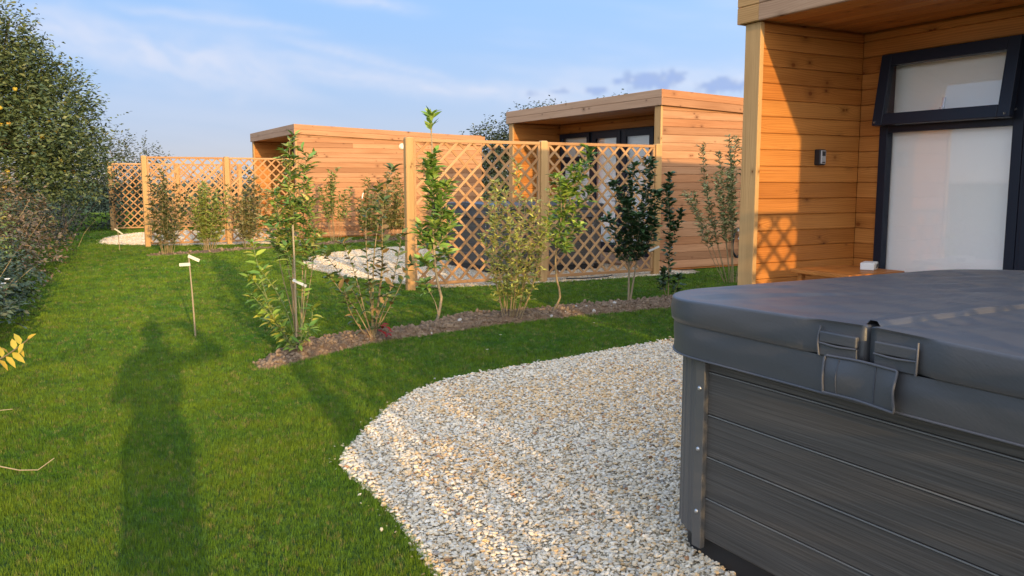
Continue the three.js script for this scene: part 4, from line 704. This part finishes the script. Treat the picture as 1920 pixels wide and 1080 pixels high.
// shrubs of the far bed
const far = [
  ['leftmost shrub of the far bed, loose, before the trellis corner post', 2.2, 18.0, 1.75, 0.36, 10, [[0.13, 0.15, 0.05], [0.09, 0.12, 0.04], [0.17, 0.15, 0.06]]],
  ['dense olive-green bushy shrub before the far trellis', 3.05, 18.45, 1.45, 0.4, 16, [[0.259, 0.319, 0.06], [0.19, 0.263, 0.0525], [0.31, 0.338, 0.075]]],
  ['reddish-brown shrub before the far trellis second post', 3.95, 18.9, 1.6, 0.36, 12, [[0.224, 0.206, 0.075], [0.172, 0.188, 0.0675], [0.276, 0.244, 0.09]]],
  ['small round-headed shrub before the far cabin wall', 6.04, 19.45, 1.75, 0.34, 8, [[0.172, 0.244, 0.0525], [0.121, 0.188, 0.045], [0.241, 0.281, 0.06]]],
  ['sparse shrub with a white tag before the far cabin wall', 6.95, 19.7, 1.5, 0.3, 8, [[0.172, 0.225, 0.06], [0.138, 0.188, 0.0525], [0.259, 0.225, 0.075]]],
  ['bushy brown-green shrub left of the near trellis post', 7.75, 20.0, 1.75, 0.42, 14, [[0.207, 0.225, 0.0675], [0.138, 0.169, 0.0525], [0.276, 0.263, 0.09]]],
];
far.forEach(([label, a, b, h, half, n, cols], i) => { const g = wispy(label, a, b, soilHeight2(a, b), 300 + i * 7, n + 4, h, half * 1.15, i === 3 ? 0.42 : 0.2, cols, 'shrubs of the far bed', 0.085, 0, 19, false); if (i === 4) tag(g, off(-0.1, 1.0, -0.2), 0.14, -YAW, 1.3); });
// shrubs of the next bed behind the camera: they break up the sunlight that reaches the gravel and the tub

// sticks with tags
function stick(label, a, b, hgt, tags) {
  const g = thing('marker_stick', label, 'stick', [a, 0, -b], 0, 'tagged marker sticks'); part(g, 'cane', tube([off(0, -0.03, 0), off(-0.012, hgt * 0.5, 0), off(-0.03, hgt, 0)], 0.0085, 0.006, 7), M.barkPale);
  for (const [r, u, len, tilt] of tags) { const m = part(g, 'plant_tag', boxGeo(0, len, -0.014, 0.014, -0.0015, 0.0015, R0), M.cream); m.position.copy(off(r, u, -0.01)); m.rotation.set(0, -YAW, tilt); } return g;
}
{ const g = stick('thin cane with two white tags standing alone on the lawn', 1.21, 8.22, 0.76, [[-0.115, 0.672, 0.10, 0.06], [-0.03, 0.755, 0.11, -0.42]]); const r = rng(9), lg = leafGeo(0.04, 0.018, 0.2, 0.2), mt = leafMat(0.3, 0.24, 0.06); for (let i = 0; i < 5; i++) { const m = part(g, 'leaf', lg, mt); leafMatrix(off(rr(r, -0.05, -0.01), rr(r, 0.74, 0.83), 0), new THREE.Vector3(rr(r, -1, 1), 0.8, rr(r, -1, 1)), new THREE.Vector3(0, 1, 0.3), 1).decompose(m.position, m.quaternion, m.scale); } }
stick('thin cane with a white tag before the farthest gravel patch', 1.46, 19.59, 0.55, [[-0.08, 0.46, 0.2, -0.6]]);

// ------------------------------------------------------------------ hedge, trees
// foliage on twigs spread through lobes: leaf-sized faces, denser near the surface, gaps between sprays
function sprays(r, lobes, count, perSpray, sprayLen, shapes, cols, o = {}) {
  const list = [], vol = lobes.map(l => l[3] * l[4] * l[5]), tot = vol.reduce((s, v) => s + v, 0);
  for (let i = 0; i < count; i++) {
    let q = r() * tot, k = 0; while (k < lobes.length - 1 && (q -= vol[k]) > 0) k++;
    const [cx, cy, cz, rx, ry, rz] = lobes[k], th = r() * 6.283, cp = rr(r, -1, 1), sp = Math.sqrt(1 - cp * cp), rad = Math.pow(r(), o.power ?? 0.33) * (1 + 0.35 * (vnoise(th * 2.2 + k * 9, cp * 3.3, 77) - 0.45));
    const n = new THREE.Vector3(Math.cos(th) * sp, cp, Math.sin(th) * sp), p = new THREE.Vector3(cx + n.x * rx * rad, cy + n.y * ry * rad, cz + n.z * rz * rad);
    if (p.y < (o.minY ?? 0.05)) continue; if (o.keep && !o.keep(p)) continue;
    const dir = n.clone().multiplyScalar(0.7).add(new THREE.Vector3(0, o.lift ?? 0.5, 0)).add(jit(r, 0.6)).normalize(), len = sprayLen * rr(r, 0.5, 1.3), shadeKind = r();
    for (let j = 0; j < perSpray; j++) {
      const pp = p.clone().addScaledVector(dir, len * (j + r()) / perSpray), a = r() * 6.283, d = new THREE.Vector3(Math.cos(a), rr(r, -0.7, 0.5), Math.sin(a)).addScaledVector(dir, 0.6);
      const c = cols[Math.min(cols.length - 1, Math.floor((shadeKind * 0.65 + r() * 0.35) * cols.length))], f = rr(r, 0.75, 1.25);
      list.push({ m: leafMatrix(pp, d, new THREE.Vector3(0, 1, 0).add(jit(r, 0.9)), rr(r, 0.7, 1.25)), k: (r() * shapes.length) | 0, c: c.map(v => v * f) });
    }
  }
  return list;
}
function tree(name, label, a, b, o) {
  const r = rng(o.seed), g = thing(name, label, o.category ?? 'tree', [a, 0, -b], 0, o.group), shapes = o.shapes.map(s => leafArrays(...s));
  const h = o.trunkTop; part(g, 'trunk', tube([new THREE.Vector3(0, -0.1, 0), new THREE.Vector3(rr(r, -0.1, 0.1), h * 0.5, rr(r, -0.1, 0.1)), new THREE.Vector3(rr(r, -0.15, 0.15), h, rr(r, -0.15, 0.15))], o.trunkR, o.trunkR * 0.55, 9), M.bark);
  o.lobes.forEach(l => { const e = new THREE.Vector3(l[0], l[1] + l[4] * 0.45, l[2]), s = new THREE.Vector3(0, h * rr(r, 0.35, 0.9), 0); part(g, 'limb', tube(path(r, s, e, 0.25), o.trunkR * 0.4, 0.01, 6), M.bark); });
  for (const l of o.limbs ?? []) part(g, 'limb', tube(l.pts, l.r0, l.r1, 7), l.mat);
  stuff(new THREE.Mesh(leafMass(sprays(r, o.lobes, o.count, o.per, o.len, shapes, o.cols, o), shapes), M.leafVC), 'crown', null, null, g);
  return { g, r };
}
const v3 = (x, y, z) => new THREE.Vector3(x, y, z);
const small = s => [[s, s * 0.5, 0.2, 0.2, 2], [s * 1.2, s * 0.48, 0.25, 0.3, 2]];
{
  const { g, r } = tree('apple_tree', 'large apple tree with yellow fruit at the left edge', -0.75, 17.4, {
    seed: 601, trunkTop: 2.4, trunkR: 0.14, shapes: small(0.075), count: 10500, per: 9, len: 0.42, lift: 0.75,
    cols: [[0.0405, 0.0675, 0.0243], [0.0675, 0.101, 0.0324], [0.108, 0.142, 0.0473], [0.169, 0.182, 0.0648]],
    lobes: [[-0.3, 3.0, 0, 1.3, 1.1, 1.4], [1.0, 2.35, 0.1, 0.85, 0.8, 1.1], [-1.4, 2.8, 0.4, 1.3, 1.3, 1.3], [0.55, 3.15, -0.2, 0.8, 0.7, 0.9], [0.7, 1.8, 0.9, 0.85, 0.8, 1.0], [0.25, 3.75, 0.1, 0.55, 0.5, 0.7], [1.3, 1.7, -0.6, 0.7, 0.75, 0.9], [-1.6, 1.8, 1.2, 1.3, 1.2, 1.4], [0.55, 4.1, -0.1, 0.25, 0.3, 0.3], [1.25, 2.9, -0.2, 0.4, 0.35, 0.5]],
  });
  const ag = new THREE.LatheGeometry([[0.001, -0.032], [0.018, -0.034], [0.034, -0.016], [0.038, 0.004], [0.032, 0.024], [0.016, 0.032], [0.004, 0.025]].map(p => new THREE.Vector2(...p)), 12), am = [leafMat(0.55, 0.40, 0.05), leafMat(0.50, 0.30, 0.05), leafMat(0.42, 0.42, 0.08)];
  for (let i = 0; i < 46; i++) { const th = rr(r, -0.4, 2.6), m = part(g, 'apple', ag, am[i % 3]), y = rr(r, 1.3, 3.0); m.position.set(-0.1 + Math.cos(th) * rr(r, 0.9, 1.6), y, Math.sin(th) * rr(r, 1.1, 1.6)); }
}
tree('tall_shrub', 'thin grey-green shrub rising behind the farthest trellis', 2.9, 31, { seed: 611, category: 'shrub', trunkTop: 1.8, trunkR: 0.06, shapes: small(0.09), count: 620, per: 6, len: 0.4, lift: 1, cols: [[0.06, 0.075, 0.04], [0.10, 0.11, 0.07], [0.045, 0.06, 0.03]], lobes: [[0, 1.9, 0, 0.8, 0.9, 0.8], [-0.5, 1.5, 0, 0.8, 1.0, 0.8], [0.55, 1.7, 0, 0.6, 0.75, 0.6], [-0.7, 2.2, 0.2, 0.6, 0.6, 0.6]] });
tree('hedge_bush', 'dark bush behind the farthest trellis beneath the apple tree', 0.7, 27.5, { seed: 612, category: 'bush', trunkTop: 1.2, trunkR: 0.06, shapes: small(0.1), count: 1300, per: 6, len: 0.35, cols: [[0.018, 0.03, 0.012], [0.03, 0.045, 0.018], [0.045, 0.055, 0.025]], lobes: [[0, 1.1, 0, 1.3, 1.1, 1.0], [1.2, 1.0, -0.8, 1.2, 1.1, 0.9], [-1.2, 1.2, 0, 1.2, 1.3, 1]] });
tree('hedge_bush', 'dark bush seen through the farthest trellis', 3.9, 30.5, { seed: 613, category: 'bush', trunkTop: 0.9, trunkR: 0.06, shapes: small(0.11), count: 1200, per: 6, len: 0.3, cols: [[0.022, 0.035, 0.014], [0.035, 0.05, 0.02], [0.05, 0.06, 0.03]], lobes: [[-0.9, 0.8, 0, 1.2, 0.75, 0.8], [1.0, 0.75, 0, 1.3, 0.7, 0.8], [3.0, 0.75, 0, 1.4, 0.7, 0.8]] });
[['rounded tree rising behind the middle cabin roof', 18.2, 30, 4.55, 1.6, 621], ['small tree top over the middle cabin roof ridge', 22.1, 30, 5.0, 1.5, 622], ['dark tree between the far and middle cabins', 16.2, 30.5, 3.75, 1.3, 623]].forEach(([label, a, b, top, rad, seed]) => tree('background_tree', label, a, b, { seed, group: 'trees behind the cabins', trunkTop: top * 0.55, trunkR: 0.14, shapes: small(0.13), count: 1500, per: 6, len: 0.42, lift: 0.6, cols: [[0.02, 0.035, 0.016], [0.035, 0.055, 0.022], [0.055, 0.07, 0.03]], lobes: [[0, top - 1.1, 0, rad, 1.0, rad], [-rad * 0.6, top - 1.7, 0.3, rad * 0.8, 1.1, rad * 0.8], [rad * 0.6, top - 1.6, -0.2, rad * 0.8, 1.0, rad * 0.8], [0, top - 2.4, 0, rad * 0.9, 1.2, rad * 0.9]] }));
[['low dark hedge behind the gap between the cabins', 13.6, 28.5, 631], ['low dark hedge farther right behind the cabins', 17, 27, 632], ['low hedge closing the field behind the far cabin', 8.2, 33, 633]].forEach(([label, a, b, seed]) => tree('hedge_bush', label, a, b, { seed, category: 'bush', trunkTop: 0.8, trunkR: 0.06, shapes: small(0.12), count: 1100, per: 6, len: 0.35, cols: [[0.02, 0.035, 0.014], [0.04, 0.055, 0.02], [0.06, 0.07, 0.03]], lobes: [[-1.3, 0.9, 0, 1.3, 1.0, 0.9], [0.4, 0.95, 0, 1.4, 1.05, 0.9], [2.0, 0.85, 0, 1.3, 0.95, 0.9]] }));

// the mixed hedge along the left edge of the lawn
function hedge(label, a, b, seed, lobes, count, cols, leaf = 0.05, extra) {
  const r = rng(seed), g = thing('hedge_bush', label, 'bush', [a, 0, -b], 0, 'bushes of the left hedge'), shapes = small(leaf).map(s => leafArrays(...s));
  for (const l of lobes) for (let i = 0; i < 3; i++) part(g, 'stem', tube(path(r, v3(l[0] + rr(r, -0.2, 0.2), -0.03, l[2] + rr(r, -0.2, 0.2)), v3(l[0] + rr(r, -0.7, 0.7) * l[3], l[1] + rr(r, 0.2, 1) * l[4], l[2] + rr(r, -0.7, 0.7) * l[5]), 0.12), 0.009, 0.003, 5), M.twig);
  stuff(new THREE.Mesh(leafMass(sprays(r, lobes, count, 7, 0.22, shapes, cols, { minY: 0.03, lift: 0.35, power: 0.4 }), shapes), M.leafVC), 'foliage', null, null, g);
  if (extra) extra(g, r); return g;
}
const dk = [[0.0286, 0.0546, 0.0286], [0.0455, 0.078, 0.039], [0.065, 0.0975, 0.0494], [0.104, 0.117, 0.0585]], yl = [[0.13, 0.195, 0.039], [0.182, 0.234, 0.0455], [0.091, 0.143, 0.0325], [0.286, 0.247, 0.052]], br = [[0.156, 0.111, 0.065], [0.117, 0.0975, 0.0455], [0.195, 0.13, 0.078], [0.091, 0.104, 0.039]];
const bare = (n, x, y, z, len) => (g, r) => { for (let i = 0; i < n; i++) { const s = v3(rr(r, -x, x), rr(r, 0.1, y), rr(r, -z, z)); part(g, 'bare_twig', tube(path(r, s, s.clone().add(v3(rr(r, 0.1, 0.6) * len, rr(r, 0.2, 0.9) * len, rr(r, -0.6, 0.6) * len)), 0.05), 0.006, 0.002, 5), i % 2 ? M.twig : M.cane); } };
hedge('brownish twiggy bush below the apple tree', -0.7, 14.6, 701, [[0, 0.8, 0, 0.75, 0.8, 1.1], [0.3, 0.5, 1.2, 0.6, 0.55, 0.9], [0.45, 0.5, -1.6, 0.6, 0.6, 1.0], [-0.3, 1.2, 0.2, 0.5, 0.4, 0.8]], 1300, br, 0.06, bare(14, 0.5, 0.9, 1.2, 0.9));
hedge('dark dead-twig bush at the foot of the apple tree', 0.25, 21.3, 702, [[0, 0.4, 0, 0.5, 0.4, 1.3], [0.1, 0.5, -2.2, 0.7, 0.5, 1.0]], 420, [[0.04, 0.045, 0.02], [0.07, 0.065, 0.03], [0.10, 0.08, 0.04]], 0.06, bare(18, 0.5, 0.5, 2.4, 1.1));
hedge('bright yellow-green bush at the left edge', -1.12, 11.2, 703, [[0.15, 0.8, 0, 0.6, 0.55, 0.9], [-0.1, 0.5, 0.9, 0.5, 0.5, 0.7]], 900, yl, 0.055);
hedge('dark bramble bush spilling onto the lawn edge', -0.68, 10.4, 704, [[0, 0.35, 0, 0.55, 0.38, 1.0], [0.12, 0.3, -1.3, 0.5, 0.32, 0.9], [-0.1, 0.35, 1.2, 0.5, 0.36, 0.9]], 950, dk, 0.062, (g, r) => {
  bare(10, 0.4, 0.5, 1.2, 0.5)(g, r);
  for (let i = 0; i < 3; i++) { const c = v3(0.30 + i * 0.05, 0.36 + i * 0.09, 0.4 + i * 0.5); for (let k = 0; k < 5; k++) { const m = part(g, 'white_petal', leafGeo(0.028, 0.024, 0.1, 0.1), M.white); leafMatrix(c, v3(Math.cos(k * 1.256), 0.5, Math.sin(k * 1.256)), v3(0, 1, 0.5), 1).decompose(m.position, m.quaternion, m.scale); } }
});
hedge('low dark bush with a yellow-leaved shoot at the left edge', -0.86, 7.3, 705, [[0, 0.3, 0, 0.42, 0.33, 1.0], [-0.15, 0.35, -1.5, 0.45, 0.36, 0.9], [-0.1, 0.3, 1.2, 0.36, 0.3, 0.7]], 900, dk, 0.062, (g, r) => {
  // arching shoot with yellow leaves
  const at = (a, b, y) => v3(a + 0.90, y, -(b - 7.3)), pts = [at(-0.62, 5.2, 0.34), at(-0.36, 4.7, 0.53), at(-0.2, 4.32, 0.66), at(-0.105, 4.05, 0.77)], cv = new THREE.CatmullRomCurve3(pts); part(g, 'arching_shoot', tube(pts, 0.006, 0.003, 6), M.cane);
  const mt = [leafMat(0.45, 0.30, 0.03), leafMat(0.38, 0.30, 0.035), leafMat(0.48, 0.36, 0.05)], lg = leafGeo(0.058, 0.024, 0.25, 0.35), q = rng(44);
  for (let i = 0; i < 16; i++) { const t = 0.5 + 0.5 * (i + 0.5) / 16, m = part(g, 'yellow_leaf', lg, mt[i % 3]); leafMatrix(cv.getPointAt(t), off(rr(q, -0.6, 1), i % 2 ? 0.7 : -0.5, rr(q, -0.5, 0.5)), v3(0, 1, 0.6).add(jit(q, 0.4)), rr(q, 0.8, 1.2)).decompose(m.position, m.quaternion, m.scale); }
});
hedge('low bush with bare dry shoots at the lower left', -1.35, 4.3, 706, [[0, 0.35, 0, 0.6, 0.4, 1.2], [0.1, 0.3, -1.4, 0.5, 0.33, 0.8], [-0.3, 0.5, 1.4, 0.6, 0.5, 0.8]], 700, dk, 0.062, (g, r) => {
  const at = (a, b, y) => v3(a + 1.35, y, -(b - 4.3)); part(g, 'dry_shoot', tube([at(-0.75, 4.3, 0.3), at(-0.35, 4.05, 0.33), at(-0.17, 3.95, 0.26), at(-0.06, 3.9, 0.25), at(0.0, 3.9, 0.29)], 0.005, 0.0018, 6), M.barkPale); part(g, 'dry_shoot', tube([at(-0.35, 4.05, 0.33), at(-0.28, 4.0, 0.4), at(-0.2, 4.0, 0.42)], 0.003, 0.0015, 5), M.barkPale); part(g, 'dry_shoot', tube([at(-0.8, 4.2, 0.4), at(-0.4, 4.1, 0.47), at(-0.14, 4.05, 0.48)], 0.004, 0.0015, 6), M.barkPale);
});
['first bush behind the viewer, counted from the left', 'second bush behind the viewer, counted from the left', 'third bush behind the viewer, counted from the left', 'fourth bush behind the viewer, counted from the left', 'fifth bush behind the viewer, counted from the left'].forEach((label, i) => hedge(label, 1.45 + i * 0.8, -2.7 - (i % 2) * 0.3, 720 + i, [[0, 0.75, 0, 0.4, 0.8, 0.4], [rr(R0, -0.1, 0.1), 1.25, 0, 0.26, 0.45 + 0.12 * (i % 3), 0.3]], 420, yl, 0.06));
hedge('tall bush of the hedge behind the viewer on the left', -1.75, 0.4, 707, [[0, 0.7, 0, 0.6, 0.7, 1.4], [0.1, 0.6, -1.6, 0.55, 0.6, 1.0], [0, 0.75, 1.8, 0.6, 0.75, 1.1]], 700, dk, 0.06);

// ------------------------------------------------------------------ small things
{ // coiled hose on the wall of the middle cabin
  const g = thing('garden_hose', 'coiled black hose with a white connector on the cabin wall', 'hose', [10.2, 0.12, -10.66]), pts = []; for (let i = 0; i <= 60; i++) { const t = i / 60 * 6.283 * 3; pts.push(v3(Math.cos(t) * (0.10 + 0.012 * Math.sin(i)), 0.3 + Math.sin(t) * (0.24 + 0.01 * Math.cos(i * 1.7)), 0.004 + i * 0.0006)); }
  part(g, 'hose', tube(pts, 0.011, 0.011, 6, 180), M.blackPlastic); part(g, 'connector', tube([v3(0.0, 0.36, 0.05), v3(0.04, 0.45, 0.055), v3(0.07, 0.55, 0.05)], 0.014, 0.014, 8), M.white); part(g, 'hook', boxGeo(-0.03, 0.03, 0.49, 0.53, -0.04, 0.05, R0, 0.005), M.steel);
}
{ const g = new THREE.Mesh(tube([v3(6.6, 0.045, -10.3), v3(6.95, 0.04, -10.24), v3(7.3, 0.045, -10.27), v3(7.45, 0.05, -10.36)], 0.009, 0.009, 6, 30), M.blackPlastic); g.name = 'cable'; g.userData = { label: 'short black cable lying on stones at the trellis foot', category: 'cable' }; g.castShadow = true; scene.add(g); }

// a few daisies in the lawn
[[3.62, 6.75, 'between the bed and the gravel, left one'], [4.75, 6.9, 'between the bed and the gravel, right one'], [3.2, 6.2, 'near the gravel edge'], [2.1, 10.2, 'behind the near bed']].forEach(([a, b, where]) => {
  const g = thing('daisy', 'tiny white daisy in the lawn ' + where, 'flower', [a, 0, -b], 0, 'daisies in the lawn'); part(g, 'stalk', tube([v3(0, -0.005, 0), v3(0.002, 0.02, 0), v3(0, 0.042, 0)], 0.001, 0.001, 5), M.greenStem); part(g, 'eye', new THREE.SphereGeometry(0.004, 8, 6), leafMat(0.5, 0.36, 0.04)).position.y = 0.044;
  const pg = leafGeo(0.012, 0.006, 0.1, 0.1); for (let k = 0; k < 10; k++) { const m = part(g, 'petal', pg, M.white); leafMatrix(v3(0, 0.043, 0), v3(Math.cos(k * 0.628), 0.25, Math.sin(k * 0.628)), v3(0, 1, 0.2), 1).decompose(m.position, m.quaternion, m.scale); }
});

// ------------------------------------------------------------------ the photographer, whose shadow lies on the lawn
{
  const smin = (a, b, k) => { const h = clamp(0.5 + 0.5 * (b - a) / k); return lerp(b, a, h) - k * h * (1 - h); };
  const cap = (p, a, b, ra, rb) => { const ab = b.clone().sub(a), t = clamp(p.clone().sub(a).dot(ab) / ab.lengthSq()); return p.distanceTo(a.clone().addScaledVector(ab, t)) - lerp(ra, rb, t); };
  function field(center, half, res, bones, k) {
    const mc = new MarchingCubes(res, M.interior, false, false, 400000); mc.isolation = 0; mc.field.fill(-1);
    const p = v3(0, 0, 0), s = res / 2, pre = bones.map(([a, b, ra, rb]) => ({ a, ab: b.clone().sub(a), l: Math.max(1e-9, b.distanceToSquared(a)), ra, rb }));
    for (let z = 0; z < res; z++) for (let y = 0; y < res; y++) for (let x = 0; x < res; x++) {
      const px = (x - s) / s * half + center.x, py = (y - s) / s * half + center.y, pz = (z - s) / s * half + center.z; let d = 1e9;
      for (const q of pre) { const ux = px - q.a.x, uy = py - q.a.y, uz = pz - q.a.z, t = clamp((ux * q.ab.x + uy * q.ab.y + uz * q.ab.z) / q.l), ex = ux - q.ab.x * t, ey = uy - q.ab.y * t, ez = uz - q.ab.z * t, e = Math.sqrt(ex * ex + ey * ey + ez * ez) - lerp(q.ra, q.rb, t); d = d > 1e8 ? e : smin(d, e, k); }
      mc.field[x + y * res + z * res * res] = -d;
    }
    mc.update(); const n = mc.count ?? mc.geometry.drawRange.count, pos = new Float32Array(mc.positionArray.slice(0, n * 3)), g = new THREE.BufferGeometry();
    for (let i = 0; i < n; i++) { pos[3 * i] = pos[3 * i] * half + center.x; pos[3 * i + 1] = pos[3 * i + 1] * half + center.y; pos[3 * i + 2] = pos[3 * i + 2] * half + center.z; }
    g.setAttribute('position', new THREE.BufferAttribute(pos, 3)); g.setAttribute('normal', new THREE.BufferAttribute(new Float32Array(mc.normalArray.slice(0, n * 3)), 3)); return g;
  }
  // local axes: +x the person's right, y up, -z ahead
  const g = thing('person', 'person holding a phone, one elbow raised, whose shadow lies on the lawn', 'person', [-0.05, 0, 0.42], 0);
  const J = { hip: v3(0, 0.92, 0), chest: v3(0, 1.25, 0), neck: v3(0, 1.42, -0.01), head: v3(0, 1.60, -0.03) };
  const bones = [[v3(-0.09, 0.93, 0), v3(0.09, 0.93, 0), 0.09, 0.09], [J.hip, J.chest, 0.135, 0.14], [v3(-0.12, 1.34, 0), v3(0.12, 1.34, 0), 0.085, 0.085], [v3(-0.05, 1.2, 0.0), v3(0.05, 1.2, 0), 0.14, 0.14], [J.chest, J.neck, 0.12, 0.06], [J.neck, J.head, 0.055, 0.06],
    [v3(0, 1.565, -0.035), v3(0, 1.615, -0.015), 0.078, 0.094], [v3(0, 1.53, -0.075), v3(0, 1.57, -0.07), 0.035, 0.05], [v3(0, 1.575, -0.13), v3(0, 1.595, -0.115), 0.012, 0.009], [v3(-0.09, 1.565, -0.01), v3(-0.09, 1.6, -0.005), 0.014, 0.016], [v3(0.09, 1.565, -0.01), v3(0.09, 1.6, -0.005), 0.014, 0.016],
    [v3(-0.17, 1.35, 0), v3(-0.21, 1.14, -0.14), 0.055, 0.045], [v3(-0.21, 1.14, -0.14), v3(-0.06, 1.30, -0.30), 0.042, 0.032],
    [v3(0.17, 1.35, 0), v3(0.5, 1.37, -0.04), 0.055, 0.055], [v3(0.5, 1.37, -0.04), v3(0.3, 1.66, -0.1), 0.055, 0.045],
    [v3(-0.04, 0.95, 0), v3(-0.05, 0.3, 0.0), 0.10, 0.09], [v3(0.04, 0.95, 0), v3(0.05, 0.3, 0), 0.10, 0.09],
    ...[-1, 1].flatMap(s => [[v3(s * 0.08, 0.9, 0), v3(s * 0.085, 0.5, -0.01), 0.085, 0.06], [v3(s * 0.085, 0.5, -0.01), v3(s * 0.09, 0.09, 0.03), 0.062, 0.042], [v3(s * 0.09, 0.045, 0.04), v3(s * 0.10, 0.035, -0.16), 0.045, 0.035]])];
  const hand = (w, dirs) => { const out = [[w, w.clone().addScaledVector(dirs.f, 0.08), 0.028, 0.03], [w.clone().addScaledVector(dirs.s, 0.02), w.clone().addScaledVector(dirs.f, 0.08).addScaledVector(dirs.s, 0.03), 0.02, 0.018], [w.clone().addScaledVector(dirs.s, -0.02), w.clone().addScaledVector(dirs.f, 0.08).addScaledVector(dirs.s, -0.03), 0.02, 0.018]]; [0.075, 0.085, 0.08, 0.062].forEach((L, i) => { const b = w.clone().addScaledVector(dirs.f, 0.085).addScaledVector(dirs.s, (i - 1.5) * 0.021), m = b.clone().addScaledVector(dirs.f, L * 0.55).addScaledVector(dirs.c, L * 0.2); out.push([b, m, 0.0095, 0.009], [m, m.clone().addScaledVector(dirs.f, L * 0.25).addScaledVector(dirs.c, L * 0.42), 0.009, 0.0075]); }); const tb = w.clone().addScaledVector(dirs.f, 0.03).addScaledVector(dirs.s, -0.03), tm = tb.clone().addScaledVector(dirs.s, -0.03).addScaledVector(dirs.f, 0.03); out.push([tb, tm, 0.012, 0.0105], [tm, tm.clone().addScaledVector(dirs.f, 0.03).addScaledVector(dirs.c, 0.012), 0.0105, 0.008]); return out; };
  const hr = v3(0.29, 1.665, -0.1), hl = v3(-0.06, 1.30, -0.30), nd = (x, y, z) => v3(x, y, z).normalize();
  const geo = merge([field(v3(0, 0.88, -0.05), 0.95, 130, bones, 0.035), field(hr.clone().add(v3(-0.05, 0.02, 0)), 0.17, 64, hand(hr, { f: nd(-0.95, 0.1, -0.1), s: nd(0.1, 0.1, -1), c: nd(-0.2, -1, 0) }), 0.008), field(hl.clone().add(v3(0.04, 0.04, -0.02)), 0.17, 64, hand(hl, { f: nd(0.6, 0.75, -0.3), s: nd(0.75, -0.6, 0), c: nd(0.1, 0.1, 1) }), 0.008)]);
  part(g, 'body', geo, new THREE.MeshStandardMaterial({ color: new THREE.Color().setRGB(0.10, 0.12, 0.18), roughness: 0.9 }));
  part(g, 'hair', field(v3(0, 1.62, 0.01), 0.16, 48, [[v3(0, 1.655, -0.01), v3(0, 1.60, 0.04), 0.085, 0.08], [v3(0, 1.6, 0.04), v3(0, 1.54, 0.05), 0.08, 0.06]], 0.03), M.twig);
  const ph = thing('smartphone', 'black phone held up by the person', 'phone', [0, EYE, 0], -YAW); ph.rotation.order = 'YXZ'; ph.rotation.x = -PITCH;
  part(ph, 'body', boxGeo(-0.005, 0.145, -0.063, 0.012, 0.022, 0.030, R0, 0.003), M.blackPlastic); part(ph, 'screen', boxGeo(0.0, 0.14, -0.058, 0.007, 0.0301, 0.0309, R0), M.frame);
}
renderer.render(scene, camera);
